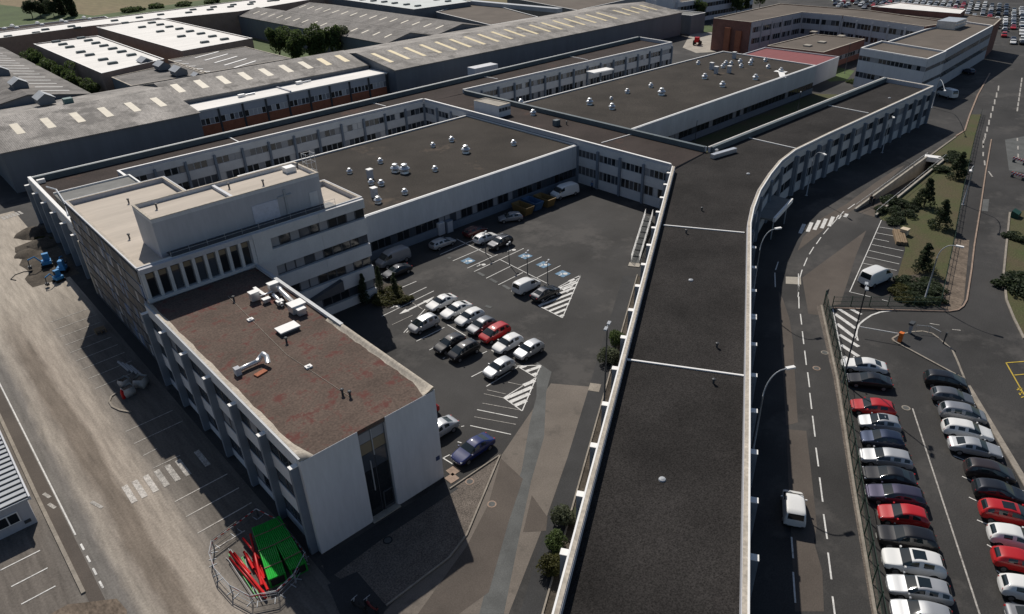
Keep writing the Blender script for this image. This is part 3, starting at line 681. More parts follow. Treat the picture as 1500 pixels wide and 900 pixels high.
part('membrane_upstand', MB().obox((16.6, 138.9), (183.6, 142.2), 0.7, 7.16, 8.15), M_duct, W2)
part('end_pier', MB().box(14.9, 16.0, 103.3, 104.15, 0, 8.1), M_conc, W2)
part('white_fascia', MB().obox((16.3, 139.6), (16.0, 104.4), 0.5, 7.3, 8.2, 0.28), M_cap, W2)
for a, b in (((329, 198), (351, 209)), ((535, 148), (565, 156)), ((700, 111), (729, 116)), ((830, 82), (861, 88))): joint(W2, P(*a, 7.2), P(*b, 7.2), 7.155)
rb = [P(75, 283, 8.6), P(187, 253, 8.6), P(206, 266, 8.6)]
part('raised_roof', MB().box(17.2, 28.3, 104.4, 125.5, 7.2, 8.5), M_roofG, W2)
part('raised_roof_edge', MB().obox((17.2, 125.6), (28.4, 125.6), 0.2, 8.3, 8.75).obox((28.45, 125.6), (28.45, 104.4), 0.25, 8.0, 8.8), M_cap, W2)
for q in ((78, 258), (60, 268)): part('roof_box', MB().box(P(*q, 7.2)[0]-0.5, P(*q, 7.2)[0]+0.7, P(*q, 7.2)[1]-0.4, P(*q, 7.2)[1]+0.4, 7.2, 7.8), M_cap, W2)
pts = [P(95, 300, 9), P(82, 280, 9), P(75, 277, 9), P(70, 278, 9)]
part('steam_pipe', MB().tube([(*P(70, 279, 8), 8.6), (*P(85, 285, 8), 8.8), (*P(98, 305, 8), 8.7), (*P(101, 318, 8), 8.4)], 0.12), M_metal, W2)

# ------------------------------------------------------------------ ventilators
def ventilator(px, py, z, s, label, par_group='roof ventilators'):
    s *= 0.9; w_ = 'large ' if s > 0.95 else 'small '; label = w_ + label; par_group = w_ + par_group
    me = cached('lantern', lambda: MB().lathe([(0.62, 0), (0.55, 0.25), (0.3, 0.3), (0.3, 0.42), (0.72, 0.45), (0.75, 0.62), (0.5, 0.85), (0.36, 0.9), (0.36, 1.05), (0.42, 1.07), (0.4, 1.2), (0.1, 1.3)], 12).mesh('ventilator', smooth=False))
    o = put('roof_ventilator', me, M_metal, None, (*P(px, py, z), z+0.004), random.random(), label=label, cat='ventilator', group=par_group)
    o.scale = (s, s, s)
def stack(px, py, z, label, h=1.5):
    o = empty('exhaust_stack', (*P(px, py, z), z+0.004), label, 'exhaust stack', 'roof exhaust stacks')
    put('stack_body', MB().box(-0.4, 0.4, -0.4, 0.4, 0, h).mesh('stack_body'), M_paintG, o); put('stack_cap', MB().box(-0.48, 0.48, -0.48, 0.48, h+0.002, h+0.12).mesh('stack_cap'), M_cap, o)
z2 = lambda a, b: (500+a/3, b/3)
g2 = 'roof ventilators of the courtyard hall'
for a, b, s in ((37, 762, .8), (172, 717, .8), (238, 755, 1.25), (279, 760, 1.4), (132, 810, .8), (176, 815, .85), (412, 752, .8), (279, 853, .8), (162, 892, .95), (403, 646, .75), (485, 622, .85), (547, 672, 1.25), (757, 638, .85)):
    ventilator(*z2(a, b), 6.8, s, 'silver mushroom ventilator on the brown roof of the courtyard hall', g2)
for a, b in ((128, 785), (147, 868)): stack(*z2(a, b), 6.8, 'square pale exhaust stack with white cap on the courtyard hall roof', 1.5)
H1p = [(42.5, 84.8), (92.95, 84.8), (92.95, 116.1), (42.5, 116.1)]
H1 = block('courtyard_hall', 'windowless grey hall with brown gravel roof beside the courtyard', 'building', H1p, 6.8, 7.0, M_wallH, M_roofH, M_cap, 0.25)
# low ribbon glazing of the hall: recessed strip below the blank wall
part('upper_wall', MB().box(42.6, 92.8, 84.42, 84.79, 2.9, 7.03), M_wallH, H1)
facade(H1, (47.0, 84.75), (92.8, 84.75), [(1.25, 2.88)], 2.89, spacing=5.7, nwin=5, cols=False, panel=M_col, panes=PANES_D + [M_blind], proud=0.3, frame=M_frameD)  # lower panels take dark blue-grey: shade of the overhang put into their colour
H2p = [(105.2, 83.7), (182.0, 84.4), (184.3, 112.9), (105.2, 114.8)]
H2 = block('second_hall', 'windowless pale hall with brown gravel roof beyond the link wing', 'building', H2p, 6.75, 6.95, M_wallH, M_roofH, M_cap, 0.25)
part('upper_wall', MB().obox((105.3, 83.6), (181.9, 84.3), 0.3, 2.9, 6.97, -0.1), M_wallH, H2)
facade(H2, (106, 83.7), (182.0, 84.4), [(1.3, 2.85)], 2.86, spacing=6.3, nwin=4, cols=False, panel=M_col, panes=PANES_D + [M_blind], proud=0.25, frame=M_frameD)  # same darker panel colour, painting in the shade below the upper wall
w6 = lambda a, b: (740+a/4.6875, b/4.6875)
for a, b, s in ((108, 712, .9), (192, 790, 1.0), (580, 718, 1.2), (733, 750, 1.1), (838, 640, .9), (1000, 600, .9), (1073, 652, 1.35), (728, 685, .6)):
    if a < 400: ventilator(*w6(a, b), 7.2, s, 'silver ventilator on the link wing roof', 'link roof ventilators')
    else: ventilator(*w6(a, b), 6.75, s, 'silver mushroom ventilator on the roof of the second hall', 'second hall ventilators')
y1 = lambda a, b: (1000+a/5, b/5)
for a, b, s in ((293, 498, .9), (315, 473, .9), (355, 473, .8), (420, 463, .95), (427, 494, .85), (495, 475, .95), (625, 500, .85), (605, 450, .85), (718, 526, .9), (532, 583, 1.1), (505, 450, .75), (290, 636, 1.1), (160, 577, 1.1), (113, 472, .85)):
    ventilator(*y1(a, b), 6.75, s, 'silver mushroom ventilator on the roof of the second hall', 'second hall ventilators')
for a, b in ((210, 510), (338, 535), (375, 430), (243, 540)): stack(*y1(a, b), 6.75, 'square pale exhaust stack with white cap on the second hall roof', 1.6)
part('roof_patch', MB().obox(P(1135, 104, 6.8), P(1152, 106, 6.8), 1.6, 6.76, 6.8).obox(P(1144, 105, 6.8), P(1147, 114, 6.8), 1.4, 6.805, 6.84), M_cap, H2)
part('white_canopy', MB().obox(P(864, 119, 4), P(893, 113, 4), 3.0, 6.0, 6.3), M_cap, H2)
part('canopy_post', MB().box(P(880, 118, 6)[0]-0.1, P(880, 118, 6)[0]+0.1, P(880, 118, 6)[1]-0.1, P(880, 118, 6)[1]+0.1, 0, 6.0), M_pole, H2)

# ------------------------------------------------------------------ mosaic tower block
Mp = [(14.95, 75.2), (42.35, 75.2), (42.35, 84.6), (27.6, 84.6), (27.6, 103.0), (14.95, 103.0)]
T1 = block('mosaic_block', 'four-storey block with mosaic side wall, ribbon windows and beige roof', 'building', Mp, 13.45, 14.0, M_paintG, M_roofB, M_capC, 0.35, edge=M_paint)
facade(T1, (29.4, 75.2), (42.3, 75.2), [(1.2, 2.7), (4.6, 6.05), (7.8, 9.2), (11.4, 12.8)], 13.95, spacing=6.5, nwin=5, cols=False, panel=M_panel, proud=0.55, panes=[M_glass, M_glass, M_glassM, M_blind, M_blind, M_glass], frame=M_frameD)
part('blank_panel', MB().box(27.4, 29.4, 74.62, 75.19, 0, 13.95), M_panel, T1)
part('ramp_panel', MB().add([(31.2, 74.6, 3.0), (37.2, 74.6, 3.0), (37.2, 74.6, 4.5), (31.2, 74.6, 3.1), (31.2, 73.9, 3.0), (37.2, 73.9, 3.0), (37.2, 73.9, 4.5), (31.2, 73.9, 3.1)],
     [(3, 2, 1, 0), (4, 5, 6, 7), (0, 1, 5, 4), (1, 2, 6, 5), (2, 3, 7, 6), (3, 0, 4, 7)]), M_wallD, T1)
# tall windows above the lower roof
for i in range(9):
    x0 = 15.5 + i*1.31
    o = part('tall_window', MB().box(x0, x0+0.85, 75.06, 75.17, 10.45, 13.2), M_frameD, T1)
    part2 = put('pane', MB().box(x0+0.06-T1.location.x, x0+0.79-T1.location.x, 75.03-T1.location.y, 75.055-T1.location.y, 10.5, 12.55).mesh('pane'), random.choice([M_glass, M_glass, M_glassM]), o)
    put('transom_panel', MB().box(x0+0.06-T1.location.x, x0+0.79-T1.location.x, 75.03-T1.location.y, 75.055-T1.location.y, 12.6, 13.15).mesh('transom_panel'), M_blindT, o)
    part('fin', MB().box(x0-0.4, x0-0.06, 74.7, 75.18, 10.2, 13.4), M_panel, T1)
part('fin', MB().box(26.95, 27.38, 74.7, 75.18, 10.2, 13.4), M_panel, T1)
part('sill_beam', MB().box(15.0, 27.38, 74.6, 75.15, 10.02, 10.4), M_panel, T1)
part('lintel_beam', MB().box(15.0, 27.38, 74.6, 75.15, 13.42, 13.98), M_paintG, T1)
# mosaic cladding
mos = [mat('tile_slate', (0.05, 0.055, 0.065), 0.6, 0.15, 2), mat('tile_brown', (0.1, 0.092, 0.088), 0.6, 0.15, 2), mat('tile_grey', (0.15, 0.155, 0.17), 0.6, 0.15, 2),
       mat('tile_pale', (0.36, 0.36, 0.37), 0.6, 0.1, 2), mat('tile_blue', (0.12, 0.17, 0.27), 0.6, 0.15, 2), mat('tile_ochre', (0.15, 0.14, 0.13), 0.6, 0.15, 2)]
wgt = [10, 5, 5, 2, 3, 2]
for r in range(8):
    z0 = 0.5 + r*1.66
    for k in range(37):
        hh = 1.62 if r % 2 else 1.35
        me = cached(('tile', hh), lambda: MB().box(-0.1, 0, 0.01, 0.73, 0, hh).mesh('mosaic_tile'))
        put('mosaic_tile', me, random.choices(mos, wgt)[0], T1, (14.95-T1.location.x, 75.35+k*0.745-T1.location.y, z0), objmat=True)
for r in range(5): part('floor_band', MB().box(14.8, 14.94, 75.25, 102.95, 0.22+r*3.32, 0.42+r*3.32), mos[0], T1)
# penthouse
ph = block('penthouse', 'grey windowless penthouse with beige roof standing on the mosaic block', 'penthouse', [(18.1, 76.9), (37.9, 76.9), (37.9, 83.0), (18.1, 83.0)], 17.6, 18.0, M_paintG, M_roofB, M_capC, 0.22, zb=13.46, parm=M_paint)
part('dividing_kerb', MB().box(27.0, 27.35, 77.15, 82.75, 17.61, 17.95), M_paint, ph)
part('louvre_door', MB().box(28.9, 32.1, 76.8, 76.89, 13.7, 16.3), mat('louvre', (0.56, 0.58, 0.66), 0.5, 0.1, 3), ph)
part('service_door', MB().box(36.2, 37.3, 76.83, 76.89, 13.7, 15.9), M_paint, ph)
part('pipe_duct', MB().box(33.0, 33.25, 76.72, 76.88, 13.7, 17.2).box(32.2, 33.9, 76.7, 76.88, 16.4, 16.55), M_pole, ph)
part('roof_hatch', MB().box(35.6, 36.9, 80.6, 81.8, 17.62, 18.25), M_cap, ph)
for q in ((230, 306), (336, 276), (436, 246), (386, 271)): pipe(*q, 17.6, ph, 0.5)
for q in ((190, 350), (189, 298)): pipe(*q, 13.45, T1, 0.5)
ra = empty('roof_railing', (28, 76.2, 13.46), 'dark mesh walkway with thin railing in front of the penthouse', 'railing')
part('grating', MB().box(18.6, 38.6, 75.1, 76.7, 14.08, 14.13), M_poleD, ra)
part('handrail', MB().tube([(18.6, 75.2, 14.9), (38.6, 75.2, 14.9)], 0.02, 6).tube([(18.6, 75.2, 14.5), (38.6, 75.2, 14.5)], 0.02, 6), M_pole, ra)
for i in range(11): part('post', MB().tube([(18.6+2*i, 75.2, 14.13), (18.6+2*i, 75.2, 14.9)], 0.02, 6), M_pole, ra)
mast = empty('antenna_mast', (39.5, 82.8, 13.46), 'thin lattice antenna frame behind the penthouse', 'antenna')
for dx, dy in ((0, 0), (1.2, 0), (0, 1.2), (1.2, 1.2)): part('upright', MB().tube([(39.5+dx, 82.8+dy, 13.46), (39.5+dx, 82.8+dy, 18.6)], 0.04, 6), M_metal, mast)
for z in (14.6, 16.2, 17.4, 18.5):
    part('crossbar', MB().tube([(39.5, 82.8, z), (40.7, 82.8, z), (40.7, 84, z), (39.5, 84, z), (39.5, 82.8, z)], 0.03, 5), M_metal, mast)
facade(T1, (27.6, 84.65), (27.6, 103.0), [(11.0, 12.6)], 13.9, zbase=8.5, spacing=6, nwin=4, cols=False, panes=PANES_D)

# ------------------------------------------------------------------ three-storey front block
Fp = [(14.5, 40.8), (27.2, 40.8), (27.2, 74.6), (14.5, 74.6)]
F1 = empty('front_block', (20.8, 57.7, 0), 'three-storey front block with mossy brown roof and blank white gable', 'building')
part('wall', MB().prism([(14.6, 41.3), (27.1, 41.3), (27.1, 74.55), (14.6, 74.55)], 0, 9.7, bottom=False, top=False), M_wallD, F1)
part('gable_wall', MB().box(14.5, 19.5, 40.8, 41.29, 0, 9.6).box(22.1, 27.2, 40.8, 41.29, 0, 9.6).box(14.5, 14.74, 40.8, 41.29, 9.6, 10.0).box(27.01, 27.2, 40.8, 41.29, 9.6, 10.0), M_paint, F1)
part('roof', MB().box(14.75, 27.0, 40.83, 74.5, 9.61, 9.96), M_roofF, F1)
part('roof_fascia', MB().box(14.75, 19.5, 40.795, 40.825, 9.61, 9.955).box(22.1, 27.0, 40.795, 40.825, 9.61, 9.955), M_paint, F1)
# rolled membrane upstands along the edges
def roll(x, y0, y1, sgn, name):
    mb = MB(); n = 30; vs = []; fs = []
    for i in range(n+1):
        y = y0+(y1-y0)*i/n; t = max(0, 1-(y-y0)/3.2); wdt = 0.28 + 0.55*t**2 + 0.05*math.sin(i*1.3) + 0.03*math.sin(i*2.9)
        prof = [(0, 9.93), (0, 10.28), (0.16, 10.3), (0.34, 10.2), (0.34+wdt*0.5, 10.02), (0.34+wdt, 9.965)]
        for dx, z in prof: vs.append((x + sgn*dx, y, z))
    for i in range(n):
        for k in range(5):
            f = (i*6+k, i*6+k+1, i*6+k+7, i*6+k+6); fs.append(f if sgn < 0 else f[::-1])
    e0 = tuple(range(6)); e1 = tuple(range(n*6, n*6+6)); fs += [e0, e1]
    mb.add(vs, fs); part(name, mb, M_capC, F1, smooth=True)
roll(14.52, 40.85, 74.4, 1, 'roof_upstand'); roll(27.18, 40.85, 58.0, -1, 'roof_upstand')
part('parapet', MB().box(26.9, 27.18, 58.05, 74.5, 9.9, 10.25), M_paint, F1)
part('edge_trim', MB().box(14.42, 14.6, 40.78, 74.55, 10.24, 10.31).box(26.86, 27.24, 55.6, 74.5, 10.26, 10.33), M_pole, F1)
facade(F1, (14.6, 74.55), (14.6, 41.29), [(0.9, 2.6), (4.2, 5.8), (7.4, 8.9)], 10.2, spacing=5.76, nwin=3, coltop=9.3, cold=0.75, colw=0.42, capm=M_cap, panes=PANES_D + [M_glassM], frame=M_frameD, panel=M_paint)
facade(F1, (27.1, 41.3), (27.1, 74.5), [(0.9, 2.6), (4.2, 5.8), (7.4, 8.9)], 10.1, spacing=5.76, nwin=3, cols=False, panes=PANES_D, panel=M_paint, proud=0.08)
# glazed stair slot in the gable
sl_ = part('stair_glazing', MB().box(19.52, 22.08, 41.2, 41.26, 0.1, 9.4), M_frameD, F1)
ox, oy = F1.location.x, F1.location.y
for i in range(2):
    for j, (z0, z1, mm) in enumerate(((0.15, 3.0, M_glass), (3.05, 5.2, M_glass), (5.25, 7.0, M_glassM), (7.05, 8.15, M_blindT), (8.2, 9.3, M_blind))):
        put('pane', MB().box(19.58-ox+i*1.27, 20.75-ox+i*1.27, 41.16-oy, 41.195-oy, z0, z1).mesh('pane'), mm, sl_)
for j, (x, z0, z1) in enumerate(((20.8, 6.6, 9.3), (20.35, 2.9, 6.2))): put('mullion', MB().box(x-0.04-ox, x+0.04-ox, 41.06-oy, 41.15-oy, z0, z1).mesh('mullion'), M_frame, sl_)
part('slot_lintel', MB().box(19.52, 22.08, 40.9, 41.28, 9.42, 9.54), M_wallD, F1)
dr = part('door', MB().box(21.0, 22.0, 41.08, 41.15, 0.15, 2.2), M_frameD, F1)
put('pane', MB().box(21.1-ox, 21.9-ox, 41.05-oy, 41.075-oy, 0.5, 2.1).mesh('pane'), M_glass, dr)
part('door_step', MB().box(19.4, 22.2, 40.5, 41.2, 0.03, 0.16), M_conc, F1)
part('number_plate', MB().box(26.55, 26.95, 40.76, 40.795, 2.35, 2.8), M_signB, F1)
# things on its roof
o = part('lightning_wire', MB().tube([(*P(334, 434, 9.97), 10.0), (*P(420, 520, 9.97), 10.0), (*P(515, 583, 9.97), 10.0)], 0.02, 4), M_capC, F1)
for q in ((343, 441), (420, 502), (502, 578), (513, 581)): pipe(*q, 9.96, F1, 0.45)
for i, (q, s) in enumerate((((422, 484), 1.15), )):
    o = empty('roof_hatch', (*P(*q, 10), 9.97), 'white square roof hatch on the mossy roof', 'hatch')
    put('kerb', MB().box(-0.95, 0.95, -0.6, 0.6, 0, 0.3).mesh('kerb'), M_wallD, o); put('lid', MB().box(-1.05, 1.05, -0.7, 0.7, 0.302, 0.42).mesh('lid'), M_cap, o)
for q in ((367, 469), (452, 538)):
    put('roof_outlet', MB().box(-0.3, 0.3, -0.25, 0.25, 0, 0.16).lathe([(0.15, 0.161), (0.15, 0.24)], 8).mesh('roof_outlet'), M_cap, None, (*P(*q, 10), 9.97), label='small white drain box on the mossy roof', cat='roof outlet', group='drain boxes on the mossy roof')
# air handling cluster
ac = empty('air_handling_unit', (*P(412, 440, 10), 9.97), 'cluster of white boxes and silver ducts on the mossy roof', 'air handler')
def acbox(name, q, sx, sy, z0, z1, mm=M_metal, capm=M_cap, rz=0):
    x, y = P(*q, 10); x -= ac.location.x; y -= ac.location.y
    o = put(name, MB().box(-sx, sx, -sy, sy, z0, z1).mesh(name), mm, ac, (x, y, 0), rz); put('lid', MB().box(-sx-0.06, sx+0.06, -sy-0.06, sy+0.06, z1+0.002, z1+0.08).mesh('lid'), capm, o)
acbox('fan_box', (374, 440), 0.45, 0.35, 0.1, 1.0); acbox('fan_box', (402, 428), 0.5, 0.35, 0.1, 1.1); acbox('plenum', (436, 456), 0.75, 0.6, 0.1, 0.95); acbox('plenum', (442, 461), 0.4, 0.35, 0.1, 0.75)
acbox('valve_box', (391, 443), 0.35, 0.25, 0.1, 0.45); acbox('valve_box', (411, 447), 0.3, 0.25, 0.1, 0.5)
def rel(q, z): x, y = P(*q, 10); return (x-ac.location.x, y-ac.location.y, z)
put('duct', MB().tube([rel((411, 430), 0.7), rel((414, 436), 0.8), rel((424, 445), 0.75), rel((434, 454), 0.6)], 0.26, 12).mesh('duct', smooth=True), M_metal, ac)
put('duct', MB().tube([rel((378, 440), 0.35), rel((400, 431), 0.35)], 0.1, 8).mesh('duct', smooth=True), M_metal, ac)
put('duct', MB().tube([rel((402, 438), 0.5), rel((408, 444), 0.55), rel((414, 450), 0.3)], 0.2, 10).mesh('duct', smooth=True), M_metal, ac)
put('cable_tray', MB().obox(rel((373, 424), 0)[:2], rel((387, 434), 0)[:2], 0.35, 0.15, 0.3).mesh('cable_tray'), M_cap, ac)
dk = empty('bent_duct', (*P(372, 540, 10), 9.97), 'silver exhaust duct with a bent elbow lying on the mossy roof', 'duct')
def rl2(q, z): x, y = P(*q, 10); return (x-dk.location.x, y-dk.location.y, z)
put('duct_run', MB().tube([rl2((348, 548), 0.35), rl2((362, 541), 0.35), rl2((378, 534), 0.35)], 0.22, 10).mesh('duct_run', smooth=True), M_metal, dk)
put('elbow', MB().tube([rl2((378, 534), 0.35), rl2((384, 530), 0.6), rl2((388, 530), 0.9), rl2((393, 533), 0.85), rl2((394, 537), 0.4)], 0.24, 10).mesh('elbow', smooth=True), M_metal, dk)
put('fan_box', MB().box(-0.25, 0.25, -0.3, 0.3, 0, 0.7).mesh('fan_box'), M_paintG, dk, rl2((349, 548), 0.0))
put('tile_slab', MB().box(-0.55, 0.55, -0.28, 0.28, 0, 0.12).mesh('tile_slab'), M_brick, None, (*P(382, 547, 10), 9.97), 0.2, label='brick red slab lying beside the bent duct', cat='slab')

# ------------------------------------------------------------------ hangars behind
def gable_roof(e, x0, x1, y0, y1, ze, zr, axis, mt, ov=0.3, name='roof'):
    """ridge along axis"""
    if axis == 'x':
        ym = (y0+y1)/2; vs = [(x0-ov, y0-ov, ze), (x1+ov, y0-ov, ze), (x1+ov, ym, zr), (x0-ov, ym, zr), (x0-ov, y1+ov, ze), (x1+ov, y1+ov, ze)]
    else:
        xm = (x0+x1)/2; vs = [(x1+ov, y0-ov, ze), (x1+ov, y1+ov, ze), (xm, y1+ov, zr), (xm, y0-ov, zr), (x0-ov, y0-ov, ze), (x0-ov, y1+ov, ze)]
    lo = [(v[0], v[1], v[2]-0.18) for v in vs]
    fs = [(0, 1, 2, 3), (3, 2, 5, 4), (9, 8, 7, 6), (10, 11, 8, 9), (0, 6, 7, 1), (4, 5, 11, 10), (0, 3, 9, 6), (3, 4, 10, 9), (1, 7, 8, 2), (2, 8, 11, 5)]
    part(name, MB().add(vs + lo, fs), mt, e)
def roof_z(v, a, b, ze, zr): m_ = (a+b)/2; return zr - abs(v-m_)/((b-a)/2)*(zr-ze)
def gable_walls(e, x0, x1, y0, y1, ze, zr, axis, mt):
    if axis == 'x':
        ym = (y0+y1)/2; mb = MB().add([(x0,y0,0),(x1,y0,0),(x1,y1,0),(x0,y1,0),(x0,y0,ze-.19),(x1,y0,ze-.19),(x1,y1,ze-.19),(x0,y1,ze-.19),(x0,ym,zr-.19),(x1,ym,zr-.19)], [(0,1,5,4),(2,3,7,6),(1,2,6,9,5),(3,0,4,8,7)])
    else:
        xm = (x0+x1)/2; mb = MB().add([(x0,y0,0),(x1,y0,0),(x1,y1,0),(x0,y1,0),(x0,y0,ze-.19),(x1,y0,ze-.19),(x1,y1,ze-.19),(x0,y1,ze-.19),(xm,y0,zr-.19),(xm,y1,zr-.19)], [(0,1,5,8,4),(2,3,7,9,6),(1,2,6,5),(3,0,4,7)])
    part('wall', mb, mt, e)
def skylight(e, p, q, w, z0, z1, mt, up=0.05):
    p = Vector((*p, z0+up)); q = Vector((*q, z1+up)); d = q-p; d.normalize(); n = Vector((-d.y, d.x, 0)).normalized()*w/2; u = d.cross(n).normalized()*0.06
    if u.z < 0: u = -u
    c = [p+n, p-n, q-n, q+n]; lo = [v-u*1.5 for v in c]
    mb = MB().add(c+lo, [(0, 1, 2, 3), (7, 6, 5, 4), (0, 4, 5, 1), (1, 5, 6, 2), (2, 6, 7, 3), (3, 7, 4, 0)])
    part('skylight', mb, mt, e)
hz0, hz1 = 8.0, 10.4
HG1 = empty('corrugated_hangar', (35, 178, 0), 'grey hangar end section with corrugated roof and white skylights', 'hangar', None)
gable_walls(HG1, 16.2, 53.6, 160.2, 200, hz0, hz1, 'x', M_clad); gable_roof(HG1, 16.2, 53.6, 160.2, 200, hz0, hz1, 'x', M_corX)
HG2 = empty('corrugated_hangar', (80, 184, 0), 'grey hangar middle section behind the low brick offices, white skylights', 'hangar')
gable_walls(HG2, 54.2, 106.4, 174.5, 200, hz0, hz1, 'x', M_clad); gable_roof(HG2, 54.2, 106.4, 174.5, 200, hz0, hz1, 'x', M_corX, 0.25)
HG3 = empty('corrugated_hangar', (170, 180, 0), 'very long grey hangar with yellowed skylights behind the back wing', 'hangar')
gable_walls(HG3, 107.0, 234.5, 162.6, 199, hz0, hz1, 'x', M_clad); gable_roof(HG3, 107.0, 234.5, 162.6, 199, hz0, hz1, 'x', M_corX)
u1 = lambda a, b: (a/3, b/3)
def sky_on(e, c, y0, y1, ya, yb, mt, w):
    skylight(e, (c, ya), (c, yb), w, roof_z(ya, y0, y1, hz0, hz1), roof_z(yb, y0, y1, hz0, hz1), mt)
for i in range(6): sky_on(HG1, 21.5+i*5.55, 160.2, 200, 168.0, 174.5, M_skyl, 1.5)
for i in range(9): sky_on(HG2, 57.5+i*5.65, 174.5, 200, 179.0, 184.5, M_skyl if i < 7 else M_skylY, 1.7)
for i in range(18): sky_on(HG3, 110.2+i*5.55, 162.6, 199, 168.5, 178.0, M_skylY, 1.25)
for i in range(4): sky_on(HG3, 213+i*5.2, 162.6, 199, 169.5, 177.5, M_skylY, 1.1)
for x in (54.0, 106.7): pass
part('roof_plant', MB().obox(P(690, 101, 7), P(724, 94, 7), 3.2, 4.0, 7.2), M_paint, HG3)
# low brick offices in front of the middle section
BO = empty('brick_offices', (80, 169, 0), 'low office row with brick base, grey panels and white roof', 'building')
part('wall', MB().box(54.4, 106.6, 166.6, 174.1, 0, 6.6), M_wallD, BO)
part('roof', MB().box(54.2, 106.8, 166.2, 174.2, 6.62, 6.95), M_roofWh, BO)
rows1 = [(3.4, 4.9)]
facade(BO, (54.4, 166.6), (106.6, 166.6), rows1, 6.6, spacing=5.8, nwin=5, coltop=6.6, cold=0.35, colm=M_poleD, panel=M_paintG, panes=[M_glass, M_blindW, M_blind, M_glassM, M_glass], frame=M_cap)
nb = 9
for i in range(nb):
    me = cached('brk', lambda: MB().box(0.25, 5.55, -0.2, -0.145, 0.0, 3.38).mesh('brick_panel'))
    put('brick_panel', me, M_brick, BO, (54.4+5.8*i-80, 166.6-169, 0.0))
part('roof_joint', MB().box(78.4, 78.8, 166.4, 174.0, 6.96, 7.2), M_paintG, BO)
for q in ((354, 142), (438, 123), (490, 108)):
    x, y = P(*q, 7); part('roof_unit', MB().box(x-0.8, x+0.8, y-0.4, y+0.4, 6.96, 7.6).tube([(x+1, y, 7.2), (x+3.5, y+0.2, 7.2)], 0.2, 8), M_metal, BO)
# far left halls
HA = empty('ridge_hangar', (22, 250, 0), 'dark hangar with ridge vents and rows of white roof strips', 'hangar')
gable_walls(HA, 17.0, 42.6, 200.6, 304, 8, 10.2, 'y', M_clad); gable_roof(HA, 17.0, 42.6, 200.6, 304, 8, 10.2, 'y', M_corY)
HB = empty('ridge_hangar', (4, 250, 0), 'dark hangar beyond the ridge vents at the edge of the site', 'hangar')
gable_walls(HB, -9, 16.4, 200.6, 304, 8, 10.2, 'y', M_clad); gable_roof(HB, -9, 16.4, 200.6, 304, 8, 10.2, 'y', M_corY, 0.2)
for i in range(16):
    y = 206+i*6.0
    for (xa, xb) in ((33.5, 39.5),):
        skylight(HA, (xa, y), (xb, y), 0.55, roof_z(xa, 17, 42.6, 8, 10.2), roof_z(xb, 17, 42.6, 8, 10.2), M_cap)
def monitor(x, y, z, ang, label, s=1.0):
    o = empty('ridge_ventilator', (x, y, z), label, 'ventilator', 'gabled ridge vents on the left hangars', ang)
    o.scale = (s, s, s)
    put('vent_box', MB().add([(-2.4, -1.6, 0), (2.4, -1.6, 0), (2.4, 1.6, 0), (-2.4, 1.6, 0), (-2.4, -1.6, 1.3), (2.4, -1.6, 1.3), (2.4, 1.6, 1.3), (-2.4, 1.6, 1.3), (-2.4, 0, 2.2), (2.4, 0, 2.2)],
        [(0, 1, 5, 4), (2, 3, 7, 6), (1, 2, 6, 9, 5), (3, 0, 4, 8, 7), (3, 2, 1, 0)]).mesh('vent_box'), M_clad, o)
    put('vent_roof', MB().add([(-2.6, -1.9, 1.2), (2.6, -1.9, 1.2), (2.6, 0, 2.35), (-2.6, 0, 2.35), (-2.6, 1.9, 1.2), (2.6, 1.9, 1.2)], [(0, 1, 2, 3), (3, 2, 5, 4)]).mesh('vent_roof'), M_cladL, o)
for q in ((2, 108), (28, 126), (66, 148)): monitor(*P(*q, 10.3), 9.9, R(90), 'gabled metal ridge vent on the dark left hangar')
for q in ((213, 92), (238, 98), (262, 106), (288, 111)): monitor(*P(*q, 8.8), 8.2, R(90), 'gabled metal ridge vent on the roof beside the white halls', 0.95 if q[0] < 280 else 0.6)
part('ridge_cowl', MB().box(*[v for c in P(101, 152, 10) for v in (c-0.9, c+0.9)], 8.5, 11.2), mat('cowl_green', (0.12, 0.2, 0.19), 0.5, 0.1, 1), HA)
def flat(name, label, poly, z, wallm, roofm, cop=M_cap, up=0.25, cw=0.3): return block(name, label, 'building', poly, z, z+up, wallm, roofm, cop, cw)
FB1 = flat('white_roof_hall', 'brick hall with white roof beside the leafy left court', [(50.6, 218), (69.5, 225), (70.2, 292), (50.2, 292)], 9, M_brickT, M_roofWh)
FB2 = flat('white_roof_hall', 'larger brick hall with white roof reaching the grey strips roof', [(78, 234), (102.6, 238), (101.5, 321), (76.5, 316)], 9, M_brickT, M_roofWh)
FB3 = flat('white_roof_range', 'long white-roofed range at the back along the field', [(36, 317), (76, 321.5), (130, 310), (177, 322), (182, 348), (140, 346), (36, 335)], 9, M_brickT, M_roofWh)
FB4 = flat('dark_roof_range', 'narrow dark-roofed range with white domes by the field', [(30, 343), (90, 346), (91, 357), (30, 360)], 8, M_paintG, M_roofW)
FB5 = flat('grey_strip_hall', 'low grey-roofed hall with slanting white strips between hangar and white halls', [(72, 201), (97, 201), (97, 232), (72, 230)], 8, M_clad, M_corY, M_capC, 0.05)
FB6 = flat('grey_strip_hall', 'low dark-roofed hall under the ridge vents', [(52.4, 201), (71.5, 201), (71.5, 223), (52.4, 217)], 8, M_clad, M_corY, M_capC, 0.05)
domeme = MB().box(-1.3, 1.3, -0.75, 0.75, 0, 0.4).box(-1.2, 1.2, -0.65, 0.65, 0.401, 0.6).mesh('roof_dome')
def dome(e, px, py, z): x, y = P(px, py, z); put('roof_dome', domeme, M_dome, e, (x-e.location.x, y-e.location.y, z+0.003-e.location.z))
q3 = lambda a, b: (a/5.625, b/5.625)
